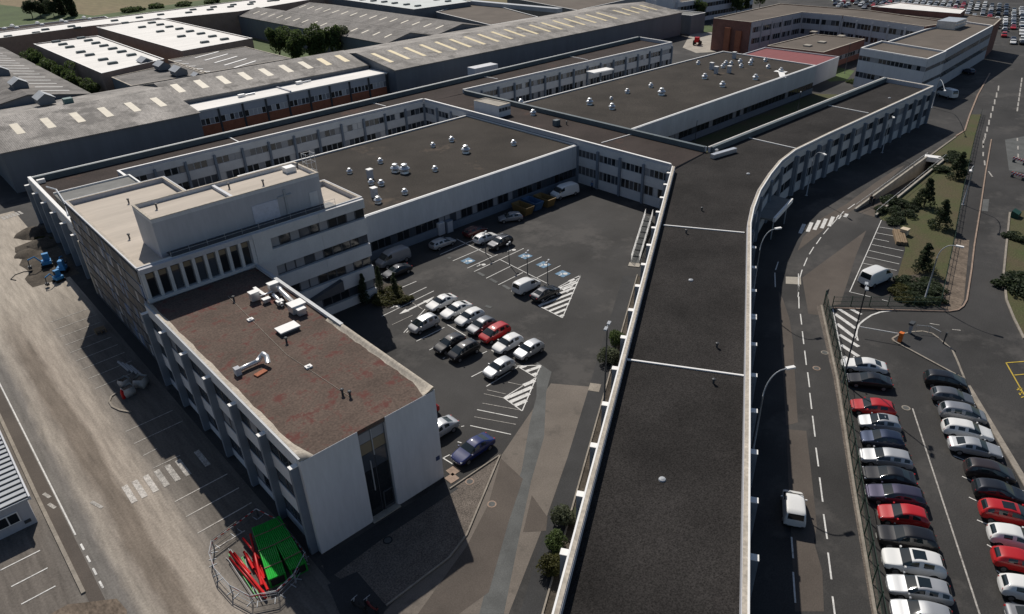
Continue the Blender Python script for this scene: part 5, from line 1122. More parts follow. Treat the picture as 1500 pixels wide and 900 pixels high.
# ------------------------------------------------------------------ cars
def car_mesh(kind):
    T = {  # x, bottom, half width, belt, roof, roof half width, segment tag towards the next station
     'hatch': (2.55, [(2.0, .3, .66, .6, .63, .5, 'h'), (1.86, .24, .8, .7, .74, .62, 'h'), (1.3, .22, .86, .84, .9, .72, 'h'), (.98, .22, .87, .9, .95, .76, 'w'), (.25, .22, .87, .94, 1.42, .6, 'r'), (-.3, .22, .87, .96, 1.49, .6, 'p'), (-.4, .22, .87, .96, 1.49, .6, 'r'), (-1.2, .22, .86, .99, 1.44, .58, 'p'), (-1.62, .24, .85, 1.0, 1.33, .56, 'b'), (-1.9, .28, .8, .95, 1.0, .62, 't'), (-2.0, .34, .72, .68, .72, .55, 'e')]),
     'sedan': (2.7, [(2.28, .3, .66, .58, .61, .5, 'h'), (2.12, .24, .82, .68, .72, .64, 'h'), (1.4, .22, .88, .82, .88, .74, 'h'), (1.0, .22, .89, .88, .94, .78, 'w'), (.25, .22, .89, .92, 1.37, .58, 'r'), (-.25, .22, .89, .93, 1.43, .58, 'p'), (-.35, .22, .89, .93, 1.43, .58, 'r'), (-1.0, .22, .88, .95, 1.36, .57, 'b'), (-1.65, .22, .87, .95, 1.0, .7, 't'), (-2.15, .26, .84, .92, .95, .66, 't'), (-2.28, .34, .74, .66, .7, .56, 'e')]),
     'wagon': (2.7, [(2.3, .3, .66, .58, .61, .5, 'h'), (2.14, .24, .82, .68, .73, .64, 'h'), (1.45, .22, .88, .83, .89, .74, 'h'), (1.05, .22, .89, .89, .95, .78, 'w'), (.3, .22, .89, .93, 1.4, .6, 'r'), (-.25, .22, .89, .94, 1.46, .6, 'p'), (-.35, .22, .89, .94, 1.46, .6, 'r'), (-1.2, .22, .88, .96, 1.45, .59, 'p'), (-1.3, .22, .88, .96, 1.45, .59, 'r'), (-1.9, .24, .87, .97, 1.38, .57, 'b'), (-2.2, .28, .83, .93, 1.0, .64, 't'), (-2.3, .34, .74, .66, .7, .56, 'e')]),
     'suv': (2.6, [(2.15, .4, .7, .76, .8, .54, 'h'), (2.02, .32, .84, .9, .94, .66, 'h'), (1.35, .3, .9, 1.0, 1.05, .76, 'h'), (1.0, .3, .91, 1.04, 1.09, .8, 'w'), (.35, .3, .91, 1.06, 1.58, .64, 'r'), (-.2, .3, .91, 1.07, 1.66, .64, 'p'), (-.3, .3, .91, 1.07, 1.66, .64, 'r'), (-1.2, .3, .9, 1.1, 1.63, .63, 'p'), (-1.75, .32, .89, 1.1, 1.52, .61, 'b'), (-2.05, .36, .84, 1.05, 1.1, .66, 't'), (-2.15, .42, .76, .76, .8, .58, 'e')]),
     'mpv': (2.65, [(2.1, .32, .68, .68, .72, .52, 'h'), (1.95, .25, .82, .82, .87, .66, 'h'), (1.5, .23, .88, .95, 1.0, .76, 'w'), (.5, .23, .89, .99, 1.55, .62, 'r'), (-.1, .23, .89, 1.0, 1.62, .62, 'p'), (-.2, .23, .89, 1.0, 1.62, .62, 'r'), (-1.1, .23, .88, 1.02, 1.61, .61, 'p'), (-1.2, .23, .88, 1.02, 1.6, .61, 'r'), (-1.75, .25, .87, 1.03, 1.52, .6, 'b'), (-2.02, .3, .82, 1.0, 1.05, .66, 't'), (-2.1, .36, .75, .7, .74, .58, 'e')]),
     'smallvan': (2.6, [(2.0, .34, .7, .74, .78, .54, 'h'), (1.88, .27, .82, .88, .93, .66, 'h'), (1.35, .25, .86, 1.02, 1.08, .76, 'w'), (.7, .25, .87, 1.06, 1.7, .68, 'r'), (-.05, .25, .87, 1.06, 1.8, .7, 'n'), (-.2, .25, .87, 1.06, 1.82, .72, 'n'), (-1.5, .25, .87, 1.06, 1.82, .73, 'n'), (-1.9, .27, .86, 1.06, 1.78, .72, 'b'), (-2.0, .3, .84, 1.0, 1.06, .76, 't'), (-2.02, .36, .8, .72, .76, .7, 'e')]),
     'van': (3.3, [(2.6, .36, .78, .88, .92, .6, 'h'), (2.48, .28, .92, 1.02, 1.08, .74, 'h'), (1.95, .27, .98, 1.2, 1.26, .86, 'w'), (1.25, .27, .99, 1.25, 2.05, .78, 'r'), (.55, .27, .99, 1.25, 2.2, .8, 'n'), (.4, .27, .99, 1.25, 2.22, .84, 'n'), (-1.8, .27, .99, 1.25, 2.22, .85, 'n'), (-2.45, .28, .98, 1.25, 2.16, .83, 'b'), (-2.58, .32, .96, 1.15, 1.22, .88, 't'), (-2.6, .38, .92, .8, .85, .8, 'e')])}
    wb, st = T[kind]; vs = []; fs = []; mi = []; N = 17
    for (x, zb, w, zt, zr, wr, tg) in st:
        wt = w*0.97; half = [(0, zb), (w*.88, zb), (w, zb+.14), (w*1.01, (zb+zt)/2+.06), (wt, zt)]
        for f in (.06, .92): half.append((wt+(wr-wt)*f, zt+(zr-zt)*f))
        half += [(wr, zr-.015), (0, zr)]
        ringp = half + [(-y, z) for y, z in reversed(half[1:-1])]
        vs += [(x, y, z) for y, z in ringp]
    N = 16
    for i in range(len(st)-1):
        tg = st[i][6]
        for j in range(N):
            k = (j+1) % N; fs.append((i*N+j, (i+1)*N+j, (i+1)*N+k, i*N+k))
            jj = j if j < 8 else 15-j     # strip index from the bottom
            m_ = 0
            if jj == 7 and tg == 'w': m_ = 1
            elif jj == 7 and tg == 'b': m_ = 2
            elif jj == 5 and tg in 'r': m_ = 3
            elif jj == 5 and tg == 'w': m_ = 3
            elif jj == 6 and tg == 'w': m_ = 1
            elif jj == 0 or jj == 1: m_ = 4
            mi.append(m_)
    fs.append(tuple(range(N))); mi.append(0); fs.append(tuple(reversed(range((len(st)-1)*N, len(st)*N)))); mi.append(0)
    me = bpy.data.meshes.new('car'); me.from_pydata(vs, [], fs)
    for i, p in enumerate(me.polygons): p.material_index = mi[i]
    bm = bmesh.new(); bm.from_mesh(me); bmesh.ops.recalc_face_normals(bm, faces=bm.faces); bm.to_mesh(me); bm.free()
    for k in range(5): me.materials.append(M_glass)
    o = bpy.data.objects.new('tmp', me); COL.objects.link(o); md = o.modifiers.new('s', 'SUBSURF'); md.levels = md.render_levels = 1
    ev = o.evaluated_get(bpy.context.evaluated_depsgraph_get()); m2 = bpy.data.meshes.new_from_object(ev)
    V = [v.co.copy() for v in m2.vertices]; F = [(tuple(p.vertices), p.material_index, p.center.y) for p in m2.polygons]
    bpy.data.objects.remove(o)
    def sub(name, cond, lift=0.0):
        sel = [f for f in F if cond(f)]; idx = {}; vv = []
        for f, _, _ in sel:
            for i in f:
                if i not in idx: idx[i] = len(vv); vv.append(tuple(V[i]))
        mm = bpy.data.meshes.new(name); mm.from_pydata(vv, [], [tuple(idx[i] for i in f) for f, _, _ in sel])
        for p in mm.polygons: p.use_smooth = True
        return mm
    out = {'body': sub('body', lambda f: f[1] == 0), 'underbody': sub('underbody', lambda f: f[1] == 4), 'windshield': sub('windshield', lambda f: f[1] == 1), 'rear_window': sub('rear_window', lambda f: f[1] == 2),
           'side_window_l': sub('side_window', lambda f: f[1] == 3 and f[2] > 0), 'side_window_r': sub('side_window', lambda f: f[1] == 3 and f[2] < 0)}
    r = .31 if kind not in ('suv', 'van') else .36
    tyre = MB(); n = 18
    tyre.add([(r*math.cos(2*math.pi*k/n), y, r*math.sin(2*math.pi*k/n)) for y in (-.1, .1) for k in range(n)], [(k, (k+1) % n, n+(k+1) % n, n+k) for k in range(n)] + [tuple(range(n)), tuple(reversed(range(n, 2*n)))])
    rim = MB(); rr = r*.62
    rim.add([(rr*math.cos(2*math.pi*k/10), y, rr*math.sin(2*math.pi*k/10)) for y in (-.115, .115) for k in range(10)], [(k, (k+1) % 10, 10+(k+1) % 10, 10+k) for k in range(10)] + [tuple(range(10)), tuple(reversed(range(10, 20)))])
    out['tyre'] = tyre.mesh('wheel'); out['rim'] = rim.mesh('rim')
    arch = MB(); ra = r*1.16
    arch.add([(ra*math.cos(2*math.pi*k/n), y, ra*math.sin(2*math.pi*k/n)) for y in (-.05, .05) for k in range(n)], [(k, (k+1) % n, n+(k+1) % n, n+k) for k in range(n)] + [tuple(range(n)), tuple(reversed(range(n, 2*n)))])
    out['arch'] = arch.mesh('wheel_arch')
    xf, xr = st[0][0], st[-1][0]; w = st[3][2]
    out['info'] = (wb, w, r, xf, xr, st[1][3], st[-2][3], st[3][3], st[0][3])
    out['light'] = MB().box(-.16, .05, -.17, .17, -.06, .06).mesh('headlight'); out['tail'] = MB().box(-.03, .08, -.07, .07, -.1, .1).mesh('taillight')
    out['plate'] = MB().box(-.015, .015, -.26, .26, -.06, .06).mesh('licence_plate'); out['mirror'] = MB().box(-.06, .06, -.08, .08, -.05, .07).mesh('wing_mirror')
    return out
CARS = {k: car_mesh(k) for k in ('hatch', 'sedan', 'wagon', 'suv', 'mpv', 'smallvan', 'van')}
PAINT = {}
def paint(c):
    cols = {'white': (.72, .72, .7), 'silver': (.42, .43, .44), 'grey': (.12, .125, .135), 'lightgrey': (.26, .27, .29), 'black': (.008, .008, .01), 'dark': (.018, .02, .026), 'red': (.42, .012, .014), 'darkred': (.07, .012, .012), 'blue': (.008, .018, .1), 'navy': (.02, .03, .06), 'violet': (.05, .045, .075), 'brown': (.03, .022, .022), 'green': (.03, .06, .045)}
    if c not in PAINT:
        PAINT[c] = mat('car_paint_'+c, cols[c], 0.45, 0, metal=0.45 if c in ('silver', 'grey', 'lightgrey', 'navy', 'violet', 'dark') else 0.0, coat=1.0, spec=0.2)
    return PAINT[c]
def car(kind, colour, xy, deg, label, roofm=None, sunroof=False, rack=False, cat=None):
    K = CARS[kind]; wb, w, r, xf, xr, zf, zrr, zb, z0 = K['info']
    o = empty({'van': 'delivery_van', 'smallvan': 'small_van'}.get(kind, 'parked_car'), (*xy, 0.012), label, cat or ('van' if 'van' in kind else 'car'), None, R(deg))
    pm = paint(colour); kr = random.Random(label); o.scale = (kr.uniform(.94, 1.04), kr.uniform(.97, 1.02), kr.uniform(.96, 1.05))
    put('body', K['body'], pm, o, objmat=True); put('underbody', K['underbody'], M_black, o, objmat=True)
    for n_, k_ in (('windshield', 'windshield'), ('rear_window', 'rear_window'), ('side_window', 'side_window_l'), ('side_window', 'side_window_r')): put(n_, K[k_], M_carglass, o, objmat=True)
    for sx in (wb/2, -wb/2):
        for sy in (1, -1):
            put('wheel_arch', K['arch'], M_black, o, (sx, sy*(w-.075), r+.02), objmat=True)
            wh = put('wheel', K['tyre'], M_tyre, o, (sx, sy*(w-.1), r), objmat=True); put('rim', K['rim'], M_rim, wh, objmat=True)
    for sy in (1, -1):
        put('headlight', K['light'], M_light, o, (xf-.2, sy*w*.66, z0+.03), sy*-.35, objmat=True)
        put('taillight', K['tail'], M_tail, o, (xr+.07, sy*w*.66, zrr*.82), sy*.3, objmat=True)
        put('wing_mirror', K['mirror'], pm, o, (xf-1.35 if kind != 'mpv' else xf-.95, sy*(w+.09), zb+.08), objmat=True)
    put('licence_plate', K['plate'], M_plate, o, (xf-.03, 0, .46), objmat=True); put('licence_plate', K['plate'], M_plate, o, (xr+.03, 0, .62), objmat=True)
    if sunroof: put('sunroof', cached(('sr', kind), lambda: MB().box(-.75, .15, -.42, .42, 0, .02).mesh('sunroof')), M_carglass, o, (.1, 0, {'wagon': 1.45, 'mpv': 1.6, 'suv': 1.64, 'hatch': 1.46}.get(kind, 1.42)))
    if rack:
        for sy in (1, -1): put('roof_rail', cached('rl', lambda: MB().tube([(-1.1, 0, 0), (.3, 0, .03)], .03, 6).mesh('roof_rail')), M_metal, o, (-.1, sy*.6, {'suv': 1.68, 'wagon': 1.48}.get(kind, 1.6)))
    return o
FW = 180.0   # nose towards the front block
for a in (
 ('sedan', 'white', (46.6, 66.0), FW, 'white saloon parked at the end of the courtyard double row by the lane arrow'), ('sedan', 'white', (46.7, 63.05), FW, 'white saloon between another white saloon and a small white car'),
 ('hatch', 'white', (46.7, 60.4), FW, 'white hatchback beside the dark grey hatchback'), ('hatch', 'grey', (46.4, 57.8), FW, 'dark grey hatchback next to the red people carrier'),
 ('mpv', 'red', (46.4, 55.3), FW, 'red people carrier in the courtyard double row'), ('mpv', 'silver', (41.6, 63.2), FW, 'silver people carrier beside the painted triangle in the courtyard'),
 ('hatch', 'black', (41.1, 57.4), FW, 'small black hatchback beside the black people carrier'), ('mpv', 'black', (41.3, 55.0), FW, 'black people carrier with shiny roof in the courtyard'),
 ('hatch', 'white', (45.95, 52.45), FW, 'white hatchback between the red people carrier and a silver hatchback'), ('hatch', 'silver', (46.8, 49.75), FW, 'silver hatchback at the end of the double row by the hatched corner'),
 ('hatch', 'silver', (41.9, 49.5), FW, 'silver hatchback standing alone in front of the hatched corner'), ('sedan', 'silver', (30.4, 45.9), FW, 'silver saloon half hidden behind the white gable'),
 ('hatch', 'red', (30.9, 49.3), FW, 'red hatchback almost hidden behind the white gable'), ('sedan', 'blue', (31.2, 41.3), FW+2, 'shiny dark blue saloon beside the gravel bed'),
 ('smallvan', 'white', (57.4, 61.1), 0, 'small white van with rear windows parked beside the dark coupe'), ('sedan', 'dark', (57.8, 58.0), 0, 'dark coupe parked on the hatched triangle'),
 ('hatch', 'white', (63.9, 77.2), 0, 'white hatchback beside the dark off-road car'), ('suv', 'dark', (64.2, 74.1), FW, 'dark off-road car with loaded roof rails'),
 ('wagon', 'silver', (58.1, 80.6), 0, 'silver estate car in the shade of the hall wall'), ('hatch', 'darkred', (64.4, 80.3), 0, 'dark red hatchback in the shade of the hall wall'),
 ('hatch', 'lightgrey', (72.0, 80.2), 150, 'light grey hatchback parked aslant near the skips'), ('van', 'lightgrey', (49.4, 81.2), FW, 'pale grey van in the shade at the hall wall'),
 ('sedan', 'dark', (47.7, 77.8), FW, 'dark saloon with bright bonnet beside the planting bed'), ('van', 'white', (86.0, 81.2), FW-8, 'white delivery van with rear doors by the link wing')):
    car(*a, rack='roof rails' in a[4])
LD = 121.0   # nose towards the fence
lotL = [(70.3, 21.3), (68.0, 19.7), (63.7, 17.5), (61.75, 16.0), (59.5, 14.8), (57.2, 13.5), (55.0, 12.3), (53.1, 11.0), (51.2, 9.6), (48.9, 8.4), (46.8, 7.1), (44.8, 5.9), (42.7, 4.9), (40.6, 3.6)]
for i, a in enumerate((('sedan', 'white', 'white saloon at the end of the fence row by the hatched apron'), ('sedan', 'black', 'black saloon beside the end white saloon at the fence'), ('hatch', 'red', 'red hatchback after the empty bay at the fence'), ('hatch', 'silver', 'silver hatchback with dark glass roof at the fence'),
        ('hatch', 'navy', 'dark blue hatchback at the fence with a sun glint'), ('wagon', 'silver', 'silver estate between the dark blue and black cars at the fence'), ('sedan', 'black', 'black saloon beside the violet estate at the fence'), ('wagon', 'violet', 'dark violet estate beside the bright red hatchback'),
        ('hatch', 'red', 'bright red hatchback between dark cars at the fence'), ('suv', 'black', 'black off-road car with a strong sun glint'), ('suv', 'white', 'white off-road car with black glass roof'), ('wagon', 'silver', 'silver estate with open sunroof panel at the fence'), ('hatch', 'silver', 'silver hatchback beside the silver estate at the fence'), ('hatch', 'grey', 'grey hatchback at the near end of the fence row'))):
    car(a[0], a[1], lotL[i], LD, a[2], sunroof=i in (3, 10, 11))
lotR = [(73.4, 14.1), (71.0, 12.6), (68.7, 10.9), (66.4, 9.7), (64.4, 8.4), (61.8, 6.4), (59.7, 5.0), (57.5, 3.7), (55.1, 2.5), (52.8, 1.5), (50.3, 0.3), (48, -1.1)]
for i, a in enumerate((('mpv', 'black', 'black people carrier at the kerb island tip'), ('hatch', 'grey', 'dark grey hatchback beside the black people carrier at the kerb'), ('mpv', 'lightgrey', 'grey people carrier in the kerb row'), ('wagon', 'white', 'white estate in the kerb row'), ('sedan', 'silver', 'silver saloon in the kerb row'),
        ('mpv', 'brown', 'very dark brown people carrier in the kerb row'), ('hatch', 'dark', 'blackish hatchback in the kerb row'), ('mpv', 'red', 'red people carrier with dark roof panel in the kerb row'), ('hatch', 'white', 'white hatchback between two red cars'), ('hatch', 'red', 'red hatchback at the end of the kerb row'), ('hatch', 'white', 'white hatchback beyond the red hatchback in the kerb row'), ('sedan', 'grey', 'grey saloon last in the kerb row'))):
    car(a[0], a[1], lotR[i], -62.0, a[2], sunroof=i in (7,))
car('smallvan', 'white', (45.7, 16.35), 31, 'small white van driving on the road beside the long wing')
car('van', 'white', P(1281, 414), -12, 'white delivery van in the bay beside the shrubs')
car('van', 'white', P(1386, 143), 60, 'white van driving in the shade by the far end wall')
car('hatch', 'navy', P(1417, 108), 60, 'dark blue car parked in the shade by the grey office range')
# far car park: single-mesh cars
far_me = {}
def far_mesh(kind):
    K = CARS[kind]; vs = []; fs = []; mi = []; wb, w, r, xf, xr, *_ = K['info']
    for nm, k in (('body', 0), ('underbody', 2), ('windshield', 1), ('rear_window', 1), ('side_window_l', 1), ('side_window_r', 1)):
        o = len(vs); vs += [tuple(v.co) for v in K[nm].vertices]; fs += [tuple(i+o for i in p.vertices) for p in K[nm].polygons]; mi += [k]*len(K[nm].polygons)
    for sx in (wb/2, -wb/2):
        for sy in (1, -1):
            o = len(vs); vs += [(v.co.x+sx, v.co.y+sy*(w-.1), v.co.z+r) for v in K['tyre'].vertices]; fs += [tuple(i+o for i in p.vertices) for p in K['tyre'].polygons]; mi += [2]*len(K['tyre'].polygons)
    me = bpy.data.meshes.new('distant_car'); me.from_pydata(vs, [], fs)
    for i, p in enumerate(me.polygons): p.material_index = mi[i]; p.use_smooth = mi[i] < 2
    return me
FAR = [far_mesh(k) for k in ('hatch', 'sedan', 'mpv')]
rf = random.Random(5); cnt = 0
def inpoly(x, y, pl):
    c = False; n = len(pl)
    for i in range(n):
        (x1, y1), (x2, y2) = pl[i], pl[(i+1) % n]
        if (y1 > y) != (y2 > y) and x < (x2-x1)*(y-y1)/(y2-y1)+x1: c = not c
    return c
lot = PX((1238, 2), (1330, 1), (1430, 6), (1510, 14), (1510, 58), (1478, 48), (1440, 40), (1400, 30), (1330, 14), (1262, 14)) + []
lot2 = PX((1462, 52), (1510, 62), (1510, 72), (1480, 66))
lot3 = PX((1215, 1), (1232, 1), (1250, 12), (1225, 12))
poly_obj('car_park', PX((1200, 0), (1510, 8), (1510, 80), (1440, 52), (1390, 32), (1320, 16), (1225, 16)), 0.014, M_asph)
dr_ = Vector((0.27, -0.963)); pr_ = Vector((0.963, 0.27)); org = Vector((280, 150)); xs = 0.0; rows_ = []
v = -20.0
while v < 160: rows_ += [v, v+5.4]; v += 12.8
for rr in rows_:
    for k in range(-30, 60):
        p = org + pr_*rr + dr_*(k*2.6)
        if rf.random() < 0.08 or cnt >= 295: continue
        if inpoly(p.x, p.y, lot) or inpoly(p.x, p.y, lot2) or inpoly(p.x, p.y, lot3):
            c = rf.choices(['white', 'silver', 'lightgrey', 'grey', 'black', 'red', 'navy'], [6, 6, 3, 3, 4, 2, 2])[0]
            put('distant_car', rf.choice(FAR), [paint(c), M_carglass, M_black], None, (p.x, p.y, 0.016), math.atan2(pr_.y, pr_.x)+rf.choice([0, math.pi]), objmat=True,
                label={'white': 'white', 'silver': 'silver', 'lightgrey': 'light grey', 'grey': 'dark grey', 'black': 'black', 'red': 'red', 'navy': 'dark blue'}[c]+' car among the rows of the crowded far car park', cat='car', group=c+' cars in the far car park'); cnt += 1

# ------------------------------------------------------------------ people
def person(xy, deg, top, label):
    J = [(0, 0, .93), (0, 0, 1.15), (0, 0, 1.4), (0.01, 0, 1.5), (.02, 0, 1.62), (.02, 0, 1.74), (0, .19, 1.4), (.02, .24, 1.12), (.1, .22, .9), (0, -.19, 1.4), (.02, -.24, 1.12), (.1, -.22, .9), (0, .1, .88), (.04, .11, .5), (0, .11, .08), (.14, .12, .04), (0, -.1, .88), (-.02, -.11, .5), (-.06, -.11, .08), (.08, -.12, .04)]
    E_ = [(0, 1), (1, 2), (2, 3), (3, 4), (4, 5), (2, 6), (6, 7), (7, 8), (2, 9), (9, 10), (10, 11), (0, 12), (12, 13), (13, 14), (14, 15), (0, 16), (16, 17), (17, 18), (18, 19)]
    rad = [.15, .14, .16, .06, .1, .08, .07, .05, .04, .07, .05, .04, .1, .07, .05, .04, .1, .07, .05, .04]
    me = bpy.data.meshes.new('p'); me.from_pydata(J, E_, []); o = bpy.data.objects.new('tmp', me); COL.objects.link(o)
    o.modifiers.new('k', 'SKIN'); sd = o.modifiers.new('s', 'SUBSURF'); sd.levels = sd.render_levels = 1
    for i, r_ in enumerate(rad): me.skin_vertices[0].data[i].radius = (r_, r_)
    me.skin_vertices[0].data[0].use_root = True
    m2 = bpy.data.meshes.new_from_object(o.evaluated_get(bpy.context.evaluated_depsgraph_get())); bpy.data.objects.remove(o)
    m2.materials.clear()
    for mm in (top, M_cloth, M_skin): m2.materials.append(mm)
    for p in m2.polygons: z = p.center.z; p.material_index = 2 if z > 1.48 or (z < .94 and abs(p.center.y) > .19) else (1 if z < .92 else 0); p.use_smooth = True
    e = empty('person', (*xy, 0.012), label, 'person', None, R(deg))
    b = put('body', m2, [top, M_cloth, M_skin], e)
    put('hair', MB().lathe([(.1, 0), (.115, .06), (.1, .13), (.04, .17)], 10, (0, 0, 1.66)).mesh('hair', smooth=True), M_black, e)
person(P(1274, 300), 40, M_cloth, 'person in dark clothes at the head of the underpass ramp'); person(P(1278, 303), 70, M_cloth, 'second dark-clothed person beside the ramp railing')
person(P(867, 279), 200, M_clothB, 'person in blue top standing by the link wing wall')

# ------------------------------------------------------------------ pipe store with barriers
gp = MB().tube([(0, 0, 0), (6.1, 0, 0)], 0.072, 8).mesh('pipe', smooth=True)
def bundle(a, b, label):
    p, q = Vector(a), Vector(b); ang = math.atan2((q-p).y, (q-p).x)
    o = empty('pipe_bundle', (*p, 0.02), label, 'pipe bundle', None, ang)
    for j in range(7):
        for i in range(9):
            if 0 < i < 8 and 0 < j < 6: continue
            put('pipe', gp, M_greenP, o, (0, -0.6+i*0.15, 0.08+j*0.147))
    put('core', MB().box(0.02, 6.08, -0.53, 0.53, 0.1, 0.96).mesh('core'), M_black, o)
    for x in (1.2, 3.2, 4.9):
        put('strap', MB().box(x, x+0.09, -0.7, 0.7, 1.046, 1.075).box(x, x+0.09, -0.705, -0.685, 0.02, 1.05).box(x, x+0.09, 0.685, 0.705, 0.02, 1.05).mesh('strap'), M_wood, o)
n8 = lambda a, b: (300+a/5.625, 740+b/5.625)
bundle(P(*n8(595, 590), 1.0), P(*n8(455, 170), 1.0), 'sunlit bundle of bright green pipes in the fenced store')
bundle(P(*n8(770, 505), 1.0), P(*n8(575, 155), 1.0), 'green pipe bundle lying in the shade of the front block')
reds = (((205, 385), (500, 740), .45), ((240, 395), (375, 565), .3), ((315, 275), (455, 440), .5), ((375, 240), (470, 660), .6), ((322, 385), (402, 525), .3), ((205, 440), (505, 765), .25), ((400, 470), (520, 700), .35), ((395, 425), (490, 610), .15), ((340, 400), (480, 650), .12), ((430, 420), (500, 590), .1))
for i, (a, b, z) in enumerate(reds):
    p, q = Vector((*P(*n8(*a), z), z)), Vector((*P(*n8(*b), z), z)); c = (p+q)/2
    put('red_pipe', MB().tube([p-c, q-c], 0.1, 10).mesh('red_pipe', smooth=True), M_red, None, c, label='loose red plastic pipe in the heap beside the green bundles', cat='pipe', group='loose red pipes')
for i in range(9):
    rr = random.Random(i); a = n8(150+rr.uniform(0, 190), 390+rr.uniform(-40, 60)); b = n8(400+rr.uniform(0, 90), 760+rr.uniform(-50, 40))
    z = .06+.03*i; p, q = Vector((*P(*a, z), z)), Vector((*P(*b, z), z)); c = (p+q)/2
    put('grey_pipe', MB().tube([p-c, q-c], 0.035, 6).mesh('grey_pipe'), M_greyP if i % 3 else M_greenP, None, c, label='thin loose conduit lying under the red pipes', cat='pipe', group='thin conduits under the red pipes')
barr = [(8.3, 47.6), (10.4, 48.0), (12.6, 48.5), (13.3, 46.2), (13.4, 43.6), (13.3, 41.0), (11.6, 39.7), (9.9, 39.2), (8.2, 40.2), (7.5, 42.2), (7.3, 44.6), (7.6, 46.4)]
for i in range(len(barr)):
    p, q = Vector(barr[i]), Vector(barr[(i+1) % len(barr)]); d = q-p; L = d.length-0.06
    o = empty('crowd_barrier', (*p, 0.012), 'grey metal crowd barrier with tape around the pipe store', 'barrier', 'barriers around the pipe store', math.atan2(d.y, d.x))
    put('frame', MB().tube([(0.03, 0, 0), (0.03, 0, 1.1), (L, 0, 1.1), (L, 0, 0)], 0.03, 6).tube([(0.03, 0, 0.25), (L, 0, 0.25)], 0.02, 5).tube([(0.03, 0, .7), (L, 0, .7)], 0.015, 5).mesh('frame'), M_pole if i > 4 else M_poleD, o)
    for x in (0.3, L-0.3): put('foot', MB().box(x-0.03, x+0.03, -0.3, 0.3, 0, 0.04).mesh('foot'), M_pole, o)
    put('warning_tape', MB().box(0.0, L, -0.045, -0.036, 0.86, 0.98).mesh('warning_tape'), M_tape, o)

# ------------------------------------------------------------------ site clutter on the forecourt
def bigbag(xy, s, label):
    o = empty('bulk_bag', (*xy, 0.012), label, 'bag', 'bulk bags on the forecourt island', random.random())
    put('bag', MB().add([(-.45, -.45, 0), (.45, -.45, 0), (.45, .45, 0), (-.45, .45, 0), (-.55, -.5, .5), (.5, -.55, .5), (.55, .5, .5), (-.5, .55, .5), (-.45, -.48, .95), (.5, -.42, .9), (.45, .47, 1.0), (-.48, .42, .88)], [(3, 2, 1, 0), (0, 1, 5, 4), (1, 2, 6, 5), (2, 3, 7, 6), (3, 0, 4, 7), (4, 5, 9, 8), (5, 6, 10, 9), (6, 7, 11, 10), (7, 4, 8, 11)]).mesh('bag', smooth=True), M_bag, o)
    put('fill', MB().box(-.42, .42, -.4, .4, 0.6, 0.78).mesh('fill'), M_dirt, o); o.scale = (s, s, s)
bigbag(P(190, 578), 1.15, 'white bulk bag on the kerbed island'); bigbag(P(209, 565), 1.2, 'white bulk bag on the kerbed island'); bigbag(P(184, 565), 1.0, 'white bulk bag on the kerbed island')
put('gas_bottle', MB().lathe([(.18, 0), (.18, .9), (.1, 1.05), (.05, 1.2)], 10).mesh('gas_bottle'), M_red, None, (*P(182, 584), .012), label='red cylinder beside the white bulk bags', cat='cylinder')
for i in range(4):
    a = Vector(P(174+6*i, 532+2*i)); put('concrete_pipe', MB().tube([(0, 0, .16), (0.3, -3.0, .16)], .16, 8).mesh('concrete_pipe'), M_greyP, None, (a.x, a.y, .012), label='grey pipe length lying in the building shade', cat='pipe', group='grey pipes in the building shade')
pl = empty('pallet', (*P(148, 487), 0.012), 'dark wooden pallet stack in the building shade', 'pallet')
for i in range(5): put('slat', MB().box(-.6, .6, -.5+i*.22, -.38+i*.22, .5, .56).mesh('slat'), M_wood, pl)
for x in (-.55, 0, .5): put('bearer', MB().box(x-.06, x+.06, -.5, .5, 0, .499).mesh('bearer'), M_wood, pl)
def digger(xy, deg, label, s=1.0):
    o = empty('compact_digger', (*xy, 0.012), label, 'digger', 'blue machines on the forecourt', R(deg)); o.scale = (s, s, s)
    for y in (-.55, .55): put('track', MB().box(-.8, .8, y-.18, y+.18, 0, .45).mesh('track'), M_black, o)
    put('chassis', MB().box(-.7, .6, -.6, .6, .451, .95).mesh('chassis'), M_blueP, o); c = put('cab', MB().box(-.6, .25, -.5, .15, .951, 2.0).mesh('cab'), M_blueP, o)
    put('pane', MB().box(.251, .27, -.44, .1, 1.15, 1.85).mesh('pane'), M_glass, c)
    put('boom', MB().tube([(.5, .3, .9), (1.2, .3, 2.0), (2.1, .3, 1.7)], .11, 6).mesh('boom'), M_blueP, o); put('bucket', MB().box(1.95, 2.4, 0, .6, .3, .75).tube([(2.1, .3, 1.7), (2.2, .3, .7)], .08, 6).mesh('bucket'), M_poleD, o)
digger(P(70, 390), 170, 'blue compact digger on the dusty forecourt'); digger(P(93, 398), 60, 'blue compact digger against the back wing facade', .95); digger(P(87, 412), 200, 'small blue digger nearest the parking bays', .85)
put('hose', MB().tube([(0, 0, .05), (-1, .8, .05), (-2.2, .6, .05), (-3, -.6, .05), (-2.5, -1.6, .05)], .06, 6).mesh('hose', smooth=True), M_black, None, (*P(48, 398), .012), label='black hose lying on the dusty forecourt', cat='hose')
